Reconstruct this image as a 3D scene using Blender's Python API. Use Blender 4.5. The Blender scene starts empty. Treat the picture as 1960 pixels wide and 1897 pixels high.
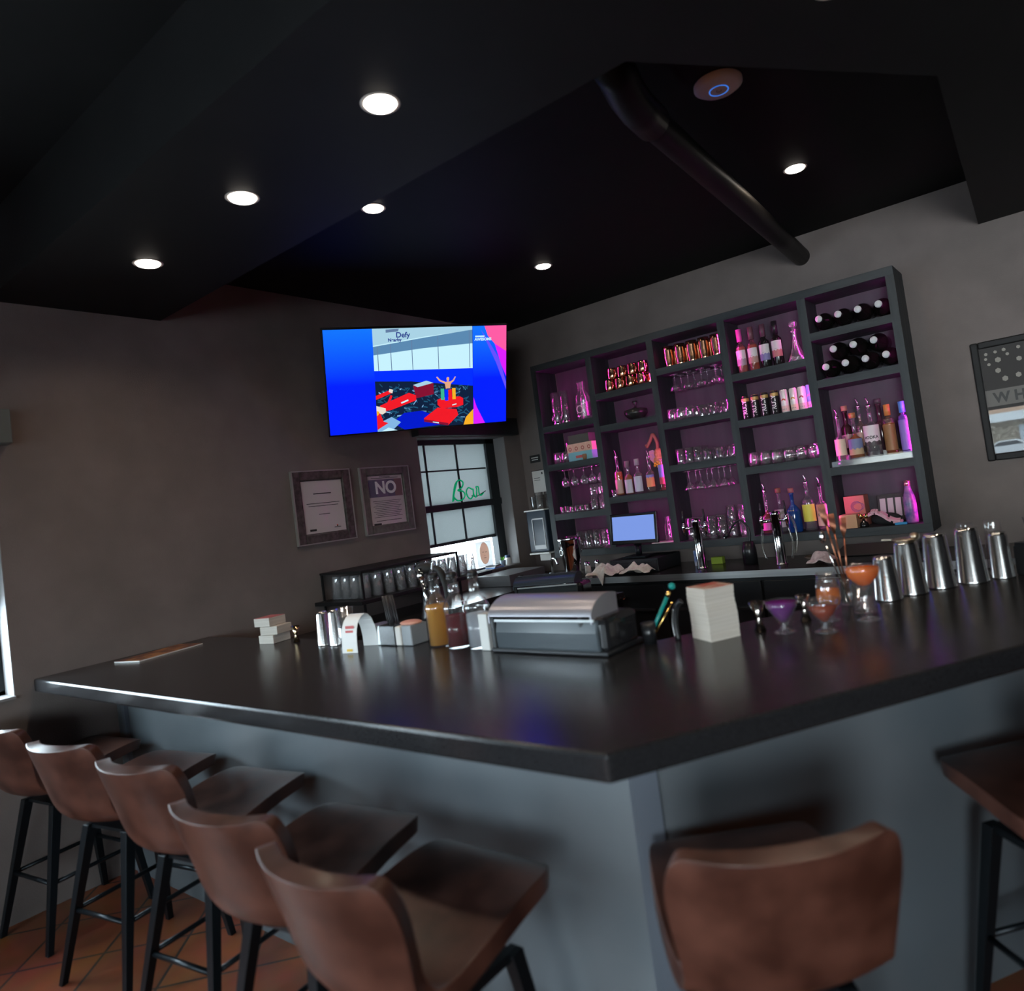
import bpy, bmesh, math, random
from mathutils import Vector, Matrix, noise
random.seed(7)
PI = math.pi
S = bpy.context.scene
COL = S.collection

# ------------------------------------------------------------------ camera
yaw, pit, rol = math.radians(36.435), math.radians(2.544), math.radians(7.643)
fw = Vector((-math.sin(yaw)*math.cos(pit), math.cos(yaw)*math.cos(pit), math.sin(pit)))
rt = Vector((math.cos(yaw), math.sin(yaw), 0)); up = rt.cross(fw)
R_ = math.cos(rol)*rt - math.sin(rol)*up
U_ = math.cos(rol)*up + math.sin(rol)*rt
cam = bpy.data.objects.new('camera', bpy.data.cameras.new('camera')); COL.objects.link(cam)
m = Matrix((R_, U_, -fw)).transposed().to_4x4(); m.translation = (4.1347, -5.0919, 1.5981)
cam.matrix_world = m
cam.data.sensor_width = 36; cam.data.sensor_fit = 'HORIZONTAL'
cam.data.lens = 1344.29/1960*36
cam.data.shift_x = (980-1064.6)/1960; cam.data.shift_y = (892.6-948.5)/1960
cam.data.clip_start = .05
cam.data.dof.use_dof = True; cam.data.dof.focus_distance = 4.9; cam.data.dof.aperture_fstop = 1.7
S.camera = cam

# ------------------------------------------------------------------ world, daylight, exposure
w = bpy.data.worlds.new('sky'); S.world = w; w.use_nodes = True
bg = w.node_tree.nodes['Background']; bg.inputs[0].default_value = (.80, .91, 1, 1); bg.inputs[1].default_value = 15.0
S.view_settings.view_transform = 'Standard'; S.view_settings.look = 'None'
S.view_settings.exposure = 0.0; S.view_settings.gamma = 1.0; S.view_settings.use_curve_mapping = False
try:
    S.cycles.max_bounces = 10; S.cycles.transmission_bounces = 8; S.cycles.transparent_max_bounces = 12
    S.cycles.caustics_refractive = False; S.cycles.caustics_reflective = False
    S.cycles.sample_clamp_indirect = 4.0; S.cycles.use_denoising = True
except Exception: pass

def light(name, kind, loc, power, color, size=(.1, .1), direction=(0, 0, -1), portal=False, spread=PI, shape='RECTANGLE'):
    l = bpy.data.lights.new(name, kind); l.energy = power; l.color = color
    if kind == 'AREA':
        l.shape = shape; l.size = size[0]
        if shape == 'RECTANGLE': l.size_y = size[1]
        l.spread = spread
        if portal: l.cycles.is_portal = True
    o = bpy.data.objects.new(name, l); COL.objects.link(o); o.location = loc
    o.rotation_euler = Vector(direction).to_track_quat('-Z', 'Y').to_euler()
    return o
# daylight through the windows (portals lead the sky in)
light('daylight_bar_window', 'AREA', (-.25, -.755, 1.63), 1, (1, 1, 1), (1.2, 1.2), (1, 0, 0), True)
light('daylight_side_window', 'AREA', (-.25, -4.72, 1.6), 1, (1, 1, 1), (1.3, 1.5), (1, 0, 0), True)
light('daylight_front_window', 'AREA', (2.55, -8.72, 1.5), 1, (1, 1, 1), (3.5, 1.3), (0, 1, 0), True)
light('added_front_fill', 'AREA', (5.95, -8.98, 1.75), 46, (.96, .97, 1), (1.7, 1.25), (-.20, 1, .06), spread=1.05)  # narrow lamp added outside the right front window to brighten the back wall
# sky lamps at the left windows; the rear window and its lamps are added
light('daylight_added_window', 'AREA', (-.25, -6.55, 1.6), 1, (1, 1, 1), (1.3, 1.4), (1, 0, 0), True)
light('side_sky_fill', 'AREA', (-.45, -6.55, 1.75), 120, (.72, .87, 1), (1.3, 1.4), (1, .25, -.2))
light('side_sky_fill', 'AREA', (-.45, -4.72, 1.75), 130, (.72, .87, 1), (1.3, 1.4), (1, .12, -.25))

# ------------------------------------------------------------------ materials
MATS = {}
def mat(name, col=(.5, .5, .5), rough=.5, metal=0, emit=None, es=0, trans=0, ior=1.45, spec=None, coat=0):
    if name in MATS: return MATS[name]
    m = bpy.data.materials.new(name); m.use_nodes = True
    b = m.node_tree.nodes['Principled BSDF']
    b.inputs['Base Color'].default_value = (*col, 1); b.inputs['Roughness'].default_value = rough
    b.inputs['Metallic'].default_value = metal; b.inputs['IOR'].default_value = ior
    b.inputs['Transmission Weight'].default_value = trans
    if spec is not None: b.inputs['Specular IOR Level'].default_value = spec
    if coat: b.inputs['Coat Weight'].default_value = coat; b.inputs['Coat Roughness'].default_value = .05
    if emit: b.inputs['Emission Color'].default_value = (*emit, 1); b.inputs['Emission Strength'].default_value = es
    MATS[name] = m; return m
def noise_mat(name, c1, c2, scale, rough=.5, bump=0, stretch=(1, 1, 1), detail=6, metal=0, lo=.35, hi=.65, rr=None, spec=None):
    m = mat(name, c1, rough, metal, spec=spec); nt = m.node_tree; N = nt.nodes; L = nt.links; b = N['Principled BSDF']
    tc = N.new('ShaderNodeTexCoord'); mp = N.new('ShaderNodeMapping'); mp.inputs['Scale'].default_value = stretch
    n = N.new('ShaderNodeTexNoise'); n.inputs['Scale'].default_value = scale; n.inputs['Detail'].default_value = detail
    r = N.new('ShaderNodeValToRGB'); r.color_ramp.elements[0].position = lo; r.color_ramp.elements[1].position = hi
    r.color_ramp.elements[0].color = (*c1, 1); r.color_ramp.elements[1].color = (*c2, 1)
    L.new(tc.outputs['Object'], mp.inputs[0]); L.new(mp.outputs[0], n.inputs['Vector']); L.new(n.outputs[0], r.inputs[0]); L.new(r.outputs[0], b.inputs['Base Color'])
    if rr:
        q = N.new('ShaderNodeMapRange'); q.inputs['To Min'].default_value = rr[0]; q.inputs['To Max'].default_value = rr[1]
        L.new(n.outputs[0], q.inputs[0]); L.new(q.outputs[0], b.inputs['Roughness'])
    if bump:
        bp = N.new('ShaderNodeBump'); bp.inputs['Strength'].default_value = bump; bp.inputs['Distance'].default_value = .01
        L.new(n.outputs[0], bp.inputs['Height']); L.new(bp.outputs[0], b.inputs['Normal'])
    return m
def emis(name, col, s): return mat(name, (0, 0, 0), .6, emit=col, es=s, spec=.2)
def glassm(name, col=(1, 1, 1), rough=.02, ior=1.45):
    """clear glass: sees through, reflects more towards grazing angles"""
    if name in MATS: return MATS[name]
    m = bpy.data.materials.new(name); m.use_nodes = True; nt = m.node_tree; nt.nodes.clear(); N = nt.nodes; L = nt.links
    t = N.new('ShaderNodeBsdfTransparent'); t.inputs[0].default_value = (*col, 1)
    g = N.new('ShaderNodeBsdfGlossy'); g.inputs['Roughness'].default_value = max(rough, .03); g.inputs[0].default_value = (.95, .95, .95, 1)
    lw = N.new('ShaderNodeLayerWeight'); lw.inputs[0].default_value = .5
    p = N.new('ShaderNodeMath'); p.operation = 'POWER'; p.inputs[1].default_value = 3.0
    q = N.new('ShaderNodeMath'); q.operation = 'MULTIPLY_ADD'; q.inputs[1].default_value = .75; q.inputs[2].default_value = .06
    fr = N.new('ShaderNodeBsdfDiffuse'); fr.inputs[0].default_value = (.9, .92, .95, 1); xx = N.new('ShaderNodeMixShader'); xx.inputs[0].default_value = .015
    L.new(t.outputs[0], xx.inputs[1]); L.new(fr.outputs[0], xx.inputs[2])
    x = N.new('ShaderNodeMixShader'); o = N.new('ShaderNodeOutputMaterial')
    L.new(lw.outputs['Facing'], p.inputs[0]); L.new(p.outputs[0], q.inputs[0]); L.new(q.outputs[0], x.inputs[0])
    L.new(xx.outputs[0], x.inputs[1]); L.new(g.outputs[0], x.inputs[2]); L.new(x.outputs[0], o.inputs[0]); MATS[name] = m; return m
def shelf_glass(name='shelf_glassware'):
    if name in MATS: return MATS[name]
    m = glassm(name).copy(); m.name = name; nt = m.node_tree; N = nt.nodes; L = nt.links
    for n in N:
        if n.type == 'MATH' and n.operation == 'POWER': n.inputs[1].default_value = 1.5
        if n.type == 'MATH' and n.operation == 'MULTIPLY_ADD': n.inputs[2].default_value = .15
        if n.type == 'MIX_SHADER' and abs(n.inputs[0].default_value-.015) < 1e-4: n.inputs[0].default_value = .05
    tc = N.new('ShaderNodeTexCoord'); mp = N.new('ShaderNodeMapping'); mp.inputs['Scale'].default_value = (1, 1, .25)
    t = N.new('ShaderNodeTexNoise'); t.inputs['Scale'].default_value = 90; b = N.new('ShaderNodeBump'); b.inputs['Strength'].default_value = .5; b.inputs['Distance'].default_value = .004
    L.new(tc.outputs['Object'], mp.inputs[0]); L.new(mp.outputs[0], t.inputs['Vector']); L.new(t.outputs[0], b.inputs['Height'])
    for n in N:
        if n.type == 'BSDF_GLOSSY': L.new(b.outputs[0], n.inputs['Normal']); n.inputs['Roughness'].default_value = .06
    MATS[name] = m; return m
def liquidm(name, col, body=.5):
    if name in MATS: return MATS[name]
    m = bpy.data.materials.new(name); m.use_nodes = True; nt = m.node_tree; nt.nodes.clear(); N = nt.nodes; L = nt.links
    t = N.new('ShaderNodeBsdfTransparent'); t.inputs[0].default_value = (*[c**.6 for c in col], 1)
    d = N.new('ShaderNodeBsdfTranslucent'); d.inputs[0].default_value = (*col, 1); e = N.new('ShaderNodeBsdfDiffuse'); e.inputs[0].default_value = (*col, 1)
    g = N.new('ShaderNodeBsdfGlossy'); g.inputs['Roughness'].default_value = .06
    x = N.new('ShaderNodeMixShader'); x.inputs[0].default_value = .5; y = N.new('ShaderNodeMixShader'); y.inputs[0].default_value = body; z = N.new('ShaderNodeMixShader'); z.inputs[0].default_value = .05
    o = N.new('ShaderNodeOutputMaterial')
    L.new(d.outputs[0], x.inputs[1]); L.new(e.outputs[0], x.inputs[2]); L.new(t.outputs[0], y.inputs[1]); L.new(x.outputs[0], y.inputs[2]); L.new(y.outputs[0], z.inputs[1]); L.new(g.outputs[0], z.inputs[2]); L.new(z.outputs[0], o.inputs[0])
    MATS[name] = m; return m
def pane(name, tint, gl=.08, rough=0.0):
    if name in MATS: return MATS[name]
    m = bpy.data.materials.new(name); m.use_nodes = True; nt = m.node_tree; nt.nodes.clear()
    t = nt.nodes.new('ShaderNodeBsdfTransparent'); t.inputs[0].default_value = (*tint, 1)
    g = nt.nodes.new('ShaderNodeBsdfGlossy'); g.inputs['Roughness'].default_value = rough
    x = nt.nodes.new('ShaderNodeMixShader'); x.inputs[0].default_value = gl
    o = nt.nodes.new('ShaderNodeOutputMaterial')
    nt.links.new(t.outputs[0], x.inputs[1]); nt.links.new(g.outputs[0], x.inputs[2]); nt.links.new(x.outputs[0], o.inputs[0])
    MATS[name] = m; return m

wall_m = noise_mat('wall_paint', (.150, .124, .114), (.185, .152, .140), 3, .75, .0, detail=8)
nt = wall_m.node_tree; b = nt.nodes['Principled BSDF']
n2 = nt.nodes.new('ShaderNodeTexNoise'); n2.inputs['Scale'].default_value = 160; bp = nt.nodes.new('ShaderNodeBump'); bp.inputs['Strength'].default_value = .25; bp.inputs['Distance'].default_value = .004
tc = nt.nodes.new('ShaderNodeTexCoord'); nt.links.new(tc.outputs['Object'], n2.inputs['Vector']); nt.links.new(n2.outputs[0], bp.inputs['Height']); nt.links.new(bp.outputs[0], b.inputs['Normal'])
ceil_m = noise_mat('black_ceiling_paint', (.0035, .0035, .0042), (.0048, .0048, .0055), 5, .65, spec=.2)
fascia_m = noise_mat('charcoal_soffit_paint', (.0065, .0065, .0068), (.0080, .0080, .0083), 5, .6, spec=.22)
bart_m = noise_mat('black_laminate', (.010, .010, .011), (.022, .022, .024), 260, .2, .05, detail=3, rr=(.14, .24), spec=.38)
panel_m = noise_mat('grey_blue_panel_paint', (.105, .125, .140), (.135, .152, .165), 2.2, .42, detail=3)
shelf_m = noise_mat('charcoal_stained_wood', (.018, .024, .027), (.038, .046, .050), 22, .55, .35, (1, 1, .12), rr=(.4, .7))
shelfh_m = noise_mat('charcoal_stained_boards', (.018, .024, .027), (.038, .046, .050), 22, .55, .35, (.10, 1, 1), rr=(.4, .7))
leather_m = noise_mat('brown_leather', (.038, .0135, .0095), (.092, .035, .024), 9, .36, .08, detail=9, rr=(.27, .44)); leather_m.node_tree.nodes['Principled BSDF'].inputs['Coat Weight'].default_value = .12; leather_m.node_tree.nodes['Principled BSDF'].inputs['Coat Roughness'].default_value = .22
blackmetal_m = mat('black_metal', (.012, .016, .020), .32, .6)
blackplastic_m = mat('black_plastic', (.010, .011, .013), .30)
rubber_m = mat('black_rubber', (.008, .008, .008), .7)
steel_m = mat('polished_steel', (.86, .85, .83), .17, 1)
chrome_m = mat('chrome', (.85, .85, .84), .06, 1)
brush_m = noise_mat('brushed_steel', (.68, .68, .68), (.82, .82, .80), 60, .3, .02, (.03, 1, 1), metal=1)
copper_m = mat('copper', (.90, .47, .27), .14, 1)
copd_m = mat('dull_copper', (.42, .17, .10), .32, 1)
gold_m = mat('gold', (.9, .6, .2), .15, 1)
glass_m = glassm('clear_glass')
white_m = mat('white_card', (.72, .70, .66), .6)
cream_m = noise_mat('cream_coaster_board', (.60, .56, .50), (.52, .48, .42), 90, .8, .3, (.05, .05, 3))
plasticw_m = mat('white_plastic', (.8, .8, .78), .35)
ink_m = mat('black_ink', (.02, .02, .02), .6)
pane_m = pane('window_glass', (.95, .98, .98), .06)

def tile_floor():
    m = mat('terracotta_tile', (.3, .1, .05), .35); nt = m.node_tree; N = nt.nodes; L = nt.links; b = N['Principled BSDF']
    tc = N.new('ShaderNodeTexCoord'); mp = N.new('ShaderNodeMapping'); mp.inputs['Rotation'].default_value = (0, 0, math.radians(45)); mp.inputs['Scale'].default_value = (1, 1, 1)
    br = N.new('ShaderNodeTexBrick'); br.offset = 0; br.squash = 1
    br.inputs['Scale'].default_value = 1; br.inputs['Brick Width'].default_value = .33; br.inputs['Row Height'].default_value = .33
    br.inputs['Mortar Size'].default_value = .006; br.inputs['Color1'].default_value = (.30, .085, .035, 1); br.inputs['Color2'].default_value = (.22, .065, .030, 1); br.inputs['Mortar'].default_value = (.05, .035, .03, 1)
    n = N.new('ShaderNodeTexNoise'); n.inputs['Scale'].default_value = 6; n.inputs['Detail'].default_value = 6
    mx = N.new('ShaderNodeMixRGB'); mx.blend_type = 'OVERLAY'; mx.inputs[0].default_value = .55
    L.new(tc.outputs['Object'], mp.inputs[0]); L.new(mp.outputs[0], br.inputs['Vector']); L.new(tc.outputs['Object'], n.inputs['Vector'])
    L.new(br.outputs['Color'], mx.inputs[1]); L.new(n.outputs[1], mx.inputs[2]); L.new(mx.outputs[0], b.inputs['Base Color'])
    bp = N.new('ShaderNodeBump'); bp.inputs['Strength'].default_value = .4; bp.inputs['Distance'].default_value = .004; bp.invert = True
    L.new(br.outputs['Fac'], bp.inputs['Height']); L.new(bp.outputs[0], b.inputs['Normal'])
    return m

# ------------------------------------------------------------------ mesh helpers
class MB:
    def __init__(s): s.bm = bmesh.new(); s.mi = 0
    def _v(s, p, M): return s.bm.verts.new((M @ Vector(p)) if M else p)
    def face(s, pts, M=None):
        try:
            f = s.bm.faces.new([s._v(p, M) for p in pts]); f.material_index = s.mi; return f
        except ValueError: return None
    def box(s, c, d, M=None, rz=0):
        x, y, z = d[0]/2, d[1]/2, d[2]/2
        T = Matrix.Translation(c) @ Matrix.Rotation(rz, 4, 'Z')
        if M: T = M @ T
        v = [s._v((a*x, b*y, e*z), T) for a in (-1, 1) for b in (-1, 1) for e in (-1, 1)]
        for q in ((0, 1, 3, 2), (4, 6, 7, 5), (0, 4, 5, 1), (2, 3, 7, 6), (0, 2, 6, 4), (1, 5, 7, 3)):
            s.bm.faces.new([v[i] for i in q]).material_index = s.mi
        return s
    def b2(s, lo, hi, M=None): return s.box([(a+b)/2 for a, b in zip(lo, hi)], [abs(b-a) for a, b in zip(lo, hi)], M)
    def prism(s, poly, z0, z1, M=None):
        a = [s._v((p[0], p[1], z0), M) for p in poly]; b = [s._v((p[0], p[1], z1), M) for p in poly]; n = len(poly)
        s.bm.faces.new(a[::-1]).material_index = s.mi; s.bm.faces.new(b).material_index = s.mi
        for i in range(n): s.bm.faces.new((a[i], a[(i+1) % n], b[(i+1) % n], b[i])).material_index = s.mi
        return s
    def lathe(s, prof, n=24, M=None, sx=1, sy=1):
        rings = []
        for r, z in prof:
            if r < 1e-5: rings.append([s._v((0, 0, z), M)])
            else: rings.append([s._v((r*math.cos(2*PI*i/n)*sx, r*math.sin(2*PI*i/n)*sy, z), M) for i in range(n)])
        for A, B in zip(rings, rings[1:]):
            for i in range(n):
                j = (i+1) % n
                if len(A) == 1 and len(B) == 1: continue
                q = (A[0], B[j], B[i]) if len(A) == 1 else (A[i], A[j], B[0]) if len(B) == 1 else (A[i], A[j], B[j], B[i])
                f = s.bm.faces.new(q); f.material_index = s.mi; f.smooth = True
        return s
    def cyl(s, p0, p1, r0, r1=None, n=16, caps=True):
        r1 = r0 if r1 is None else r1; p0 = Vector(p0); p1 = Vector(p1); d = p1-p0
        M = Matrix.Translation(p0) @ d.to_track_quat('Z', 'Y').to_matrix().to_4x4(); L = d.length
        pr = [(r0, 0), (r1, L)]
        if caps: pr = [(0, 0)]+pr+[(0, L)]
        return s.lathe(pr, n, M)
    def tube(s, pts, r, n=8, closed=False, rs=None):
        pts = [Vector(p) for p in pts]; N = len(pts); rings = []; prev = None
        for i, p in enumerate(pts):
            if closed: t = pts[(i+1) % N]-pts[i-1]
            else: t = pts[min(i+1, N-1)]-pts[max(i-1, 0)]
            t.normalize()
            if prev is None: a = t.orthogonal().normalized()
            else:
                a = prev-t*prev.dot(t)
                a = a.normalized() if a.length > 1e-6 else t.orthogonal().normalized()
            prev = a; b = t.cross(a); rr = rs[i] if rs else r
            rings.append([s.bm.verts.new(p+rr*(math.cos(2*PI*k/n)*a+math.sin(2*PI*k/n)*b)) for k in range(n)])
        rg = range(N) if closed else range(N-1)
        for i in rg:
            A, B = rings[i], rings[(i+1) % N]
            for k in range(n):
                f = s.bm.faces.new((A[k], A[(k+1) % n], B[(k+1) % n], B[k])); f.smooth = True; f.material_index = s.mi
        if not closed:
            for rr_ in (rings[0][::-1], rings[-1]): s.bm.faces.new(rr_).material_index = s.mi
        return s
    def sphere(s, c, r, n=16, sc=(1, 1, 1)):
        k = 10; pr = [(r*math.sin(PI*i/k), -r*math.cos(PI*i/k)) for i in range(k+1)]; pr[0] = (0, -r); pr[-1] = (0, r)
        return s.lathe(pr, n, Matrix.Translation(c) @ Matrix.Diagonal((*sc, 1)))
    def build(s, name, mats, parent=None, bevel=0, loc=None, rz=0, smooth=False, norm=True):
        if norm: bmesh.ops.recalc_face_normals(s.bm, faces=s.bm.faces)
        me = bpy.data.meshes.new(name); s.bm.to_mesh(me); s.bm.free()
        if not isinstance(mats, (list, tuple)): mats = [mats]
        for m in mats: me.materials.append(m)
        o = bpy.data.objects.new(name, me); COL.objects.link(o)
        if parent: o.parent = parent
        if loc: o.location = loc
        if rz: o.rotation_euler.z = rz
        if smooth:
            for p in me.polygons: p.use_smooth = True
        if bevel:
            bv = o.modifiers.new('bevel', 'BEVEL'); bv.width = bevel; bv.segments = 2; bv.limit_method = 'ANGLE'
        return o
def tag(o, label=None, cat=None, group=None, kind=None):
    if label: o['label'] = label
    if cat: o['category'] = cat
    if group: o['group'] = group
    if kind: o['kind'] = kind
    return o
def thing(name, loc, label, cat, group=None, rz=0):
    o = bpy.data.objects.new(name, None); COL.objects.link(o); o.location = loc; o.rotation_euler = (0, 0, rz)
    o.empty_display_size = .05
    return tag(o, label, cat, group)
def kids(o): return [c for c in bpy.data.objects if c.parent == o]
def dup(o, loc, label, group=None, rz=None, parent=None):
    ks = kids(o); c = o.copy(); COL.objects.link(c)
    if parent: c.parent = parent
    else:
        c.location = loc
        if rz is not None: c.rotation_euler.z = rz
        c['label'] = label
        if group: c['group'] = group
    for k in ks: dup(k, None, None, parent=c)
    return c
ORD = ['first', 'second', 'third', 'fourth', 'fifth', 'sixth', 'seventh', 'eighth', 'ninth', 'tenth', 'eleventh', 'twelfth']
def text(body, size, matl, parent, M, name='lettering', depth=.0006, align='CENTER', bend=None, bold=0, sx=1):
    cu = bpy.data.curves.new(name, 'FONT'); cu.body = body; cu.size = size; cu.extrude = depth; cu.align_x = align; cu.align_y = 'CENTER'; cu.offset = bold
    t = bpy.data.objects.new('tmp', cu); COL.objects.link(t)
    bpy.context.view_layer.update()
    me = bpy.data.meshes.new_from_object(t.evaluated_get(bpy.context.evaluated_depsgraph_get()))
    bpy.data.objects.remove(t); me.name = name
    me.materials.clear(); me.materials.append(matl)
    for v in me.vertices:
        p = Vector((v.co.x*sx, v.co.y, v.co.z))
        if bend:                                    # wrap round a cylinder of this radius facing -y
            p = Vector(bend(p))
        v.co = M @ p
    o = bpy.data.objects.new(name, me); COL.objects.link(o)
    if parent: o.parent = parent
    return o
FRONT = Matrix.Rotation(PI/2, 4, 'X')               # text in the xz plane, read from -y
def on_left_wall(x): return Matrix.Translation((x, 0, 0)) @ Matrix.Rotation(PI/2, 4, 'Z') @ FRONT

# ------------------------------------------------------------------ room shell
def struct(name, mb, mats, **k):
    return tag(mb.build(name, mats, **k), kind='structure')
ZS, ZT, ZH = 2.922, 3.208, 3.29
XR, YF = 9.5, -8.6
struct('floor', MB().b2((-.2, YF-.2, -.1), (XR+.2, .2, 0)), tile_floor())
lw = MB()
for lo, hi in (((-.3, YF, 0), (0, -7.25, ZH)), ((-.3, -7.25, 0), (0, -5.85, 1.0)), ((-.3, -7.25, 2.2), (0, -5.85, ZH)), ((-.3, -5.85, 0), (0, -5.35, ZH)), ((-.3, -5.35, 0), (0, -3.99, 1.0)), ((-.3, -5.35, 2.2), (0, -3.99, ZH)), ((-.3, -3.99, 0), (0, -1.283, ZH)),
               ((-.3, -1.283, 0), (0, -.228, 1.05)), ((-.3, -1.283, 2.215), (0, -.228, ZH)), ((-.3, -.228, 0), (0, 0, ZH))): lw.b2(lo, hi)
struct('wall_left', lw, wall_m)
struct('wall_back', MB().b2((-.3, 0, 0), (XR+.2, .2, ZH)), wall_m)
struct('wall_right', MB().b2((XR, YF, 0), (XR+.2, 0, ZH)), mat('low_bounce_dark', (.04, .035, .035), .8))  # unseen wall, darkened and set far off to cut bounce onto the left wall
fwm = MB()
for lo, hi in (((-.3, YF-.2, 0), (.9, YF, ZH)), ((.9, YF-.2, 0), (4.2, YF, .85)), ((.9, YF-.2, 2.13), (4.2, YF, ZH)), ((4.2, YF-.2, 0), (5.0, YF, ZH)), ((5.0, YF-.2, 0), (7.8, YF, 1.0)), ((5.0, YF-.2, 2.45), (7.8, YF, ZH)), ((7.8, YF-.2, 0), (XR+.2, YF, ZH))): fwm.b2(lo, hi)
struct('wall_front', fwm, wall_m)
struct('light_block_wall', MB().b2((4.8, -5.55, 0), (8.2, -5.43, 1.5)), wall_m)  # unseen low wall, added to block window light from the right bar face
struct('ceiling', MB().b2((-.3, YF-.2, ZH), (XR+.2, .2, ZH+.1)), ceil_m)
ang = math.radians(35.23); DV = Vector((math.sin(ang), math.cos(ang))); NV = Vector((-math.cos(ang), math.sin(ang)))
BC = Vector((3.295, -3.916))
def bar_corner(off): return BC+off*Vector((-.518, 1.0))
def bar_end(off, L): return BC+DV*L+NV*off
def strip(off0, off1, x0, L):
    return [(x0, BC.y+off0), tuple(bar_corner(off0)), tuple(bar_end(off0, L)), tuple(bar_end(off1, L)), tuple(bar_corner(off1)), (x0, BC.y+off1)]
# dropped soffit that follows the bar, with the raised tray over the bartender's side
oc = bar_corner(-.035); oe = oc+DV*4.78
struct('ceiling_soffit', MB().prism([(0, BC.y-.035), tuple(oc), tuple(oe), (3.83, 0), (3.91, -2.18), (3.17, -3.14), (0, -3.14)], ZS, ZH), fascia_m)
struct('ceiling_tray', MB().prism([(0, -3.14), (3.17, -3.14), (3.91, -2.18), (3.83, 0), (0, 0)], ZT, ZT+.06), ceil_m)
# window behind the bar
def window(name, y0, y1, z0, z1, rail=True, shade_z=None):
    root = bpy.data.objects.new(name, None); COL.objects.link(root); root.location = (0, (y0+y1)/2, z0); tag(root, kind='structure')
    dk = mat('dark_bronze_frame', (.014, .018, .020), .4)
    M = Matrix.Translation((0, -(y0+y1)/2, -z0))
    f = MB(); t = .045; X0, X1 = -.20, -.13
    f.b2((X0, y0, z0), (X1, y0+t*.4, z1), M).b2((X0, y1-(.112 if rail else t), z0), (X1, y1, z1), M).b2((X0, y0, z1-t), (X1, y1, z1), M).b2((X0, y0, z0), (X1, y1, z0+.03), M)
    f.build('window_frame', dk, root)
    MB().b2((-.172, y0+.01, z0+.02), (-.168, y1-.03, z1-.03), M).build('pane', pane_m, root)
    if rail:
        r = MB(); r.b2((-.19, y0, 1.612), (-.112, y1-.01, 1.668), M); r.build('meeting_rail', dk, root)
        g = MB(); ya, yb = y0+.015, y1-.14
        for yy in (ya+(yb-ya)*.205, ya+(yb-ya)*.61): g.b2((-.152, yy-.007, 1.34), (-.140, yy+.007, z1-.03), M)
        g.b2((-.152, ya, 1.944), (-.140, yb, 1.957), M)
        g.build('muntin_grille', dk, root)
    # painted reveal and sill
    rv = mat('reveal_paint', (.22, .21, .21), .6)
    s = MB(); s.b2((-.13, y1-.004, z0), (-.0005, y1-.0005, z1), M).b2((-.13, y0+.0005, z0), (-.0005, y0+.004, z1), M).b2((-.13, y0, z1-.004), (-.0005, y1, z1-.0005), M)
    s.build('reveal', rv, root)
    MB().b2((-.20, y0, z0), (.012, y1, z0+.012), M).build('window_sill', rv, root)
    return root
window('window_1', -1.283, -.228, 1.05, 2.215)
window('window_2', -5.35, -3.99, 1.0, 2.2, rail=False)
window('added_window_left', -7.25, -5.85, 1.0, 2.2, rail=False)  # unseen window, added to throw cool light on bar front and stools
wf = bpy.data.objects.new('window_3', None); COL.objects.link(wf); tag(wf, kind='structure')
f = MB(); dk = MATS['dark_bronze_frame']
for x in (.9, 2.4, 4.14): f.b2((x, YF-.14, .85), (x+.06, YF-.08, 2.13))
f.b2((.9, YF-.14, .85), (4.2, YF-.08, .90)).b2((.9, YF-.14, 2.08), (4.2, YF-.08, 2.13)); f.build('window_frame', dk, wf)
MB().b2((.92, YF-.112, .88), (4.18, YF-.108, 2.10)).build('pane', pane_m, wf)
wf = bpy.data.objects.new('added_window_front', None); COL.objects.link(wf); tag(wf, kind='structure')  # unseen window, added as an opening for the back wall's fill lamp
f = MB()
for x in (5.0, 6.37, 7.74): f.b2((x, YF-.14, 1.0), (x+.06, YF-.08, 2.45))
f.b2((5.0, YF-.14, 1.0), (7.8, YF-.08, 1.05)).b2((5.0, YF-.14, 2.40), (7.8, YF-.08, 2.45)); f.build('window_frame', dk, wf)
MB().b2((5.02, YF-.112, 1.03), (7.78, YF-.108, 2.42)).build('pane', pane_m, wf)

# roller shade of the bar window: thin fabric hung behind the grille
def shade_mat():
    m = bpy.data.materials.new('shade_fabric'); m.use_nodes = True; nt = m.node_tree; nt.nodes.clear(); N = nt.nodes; L = nt.links
    t = N.new('ShaderNodeBsdfTranslucent'); t.inputs[0].default_value = (.6, .6, .6, 1)
    d = N.new('ShaderNodeBsdfDiffuse'); d.inputs[0].default_value = (.5, .5, .5, 1)
    x = N.new('ShaderNodeMixShader'); x.inputs[0].default_value = .2
    n = N.new('ShaderNodeTexNoise'); n.inputs['Scale'].default_value = 120; tc = N.new('ShaderNodeTexCoord')
    r = N.new('ShaderNodeValToRGB'); r.color_ramp.elements[0].color = (.19, .20, .20, 1); r.color_ramp.elements[1].color = (.245, .255, .255, 1)
    L.new(tc.outputs['Object'], n.inputs['Vector']); L.new(n.outputs[0], r.inputs[0]); L.new(r.outputs[0], t.inputs[0])
    o = N.new('ShaderNodeOutputMaterial'); L.new(t.outputs[0], x.inputs[1]); L.new(d.outputs[0], x.inputs[2]); L.new(x.outputs[0], o.inputs[0]); return m
sh_m = shade_mat()
def shade(y0, y1, z0, z1, x, label, vy0, vy1, vz0, vz1, vm):
    r = thing('roller_shade', (0, (y0+y1)/2, z0), label, 'window shade'); M = Matrix.Translation((0, -(y0+y1)/2, -z0))
    MB().b2((x-.001, y0, z0), (x, y1, z1), M).build('shade_fabric', sh_m, r)
    MB().b2((x-.008, y0, z0-.02), (x+.006, y1, z0+.006), M).build('hem_bar', dk, r)
    MB().b2((0.001, vy0, vz0), (.085, vy1, vz1), M).build('valance', vm, r, bevel=.004)
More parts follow.
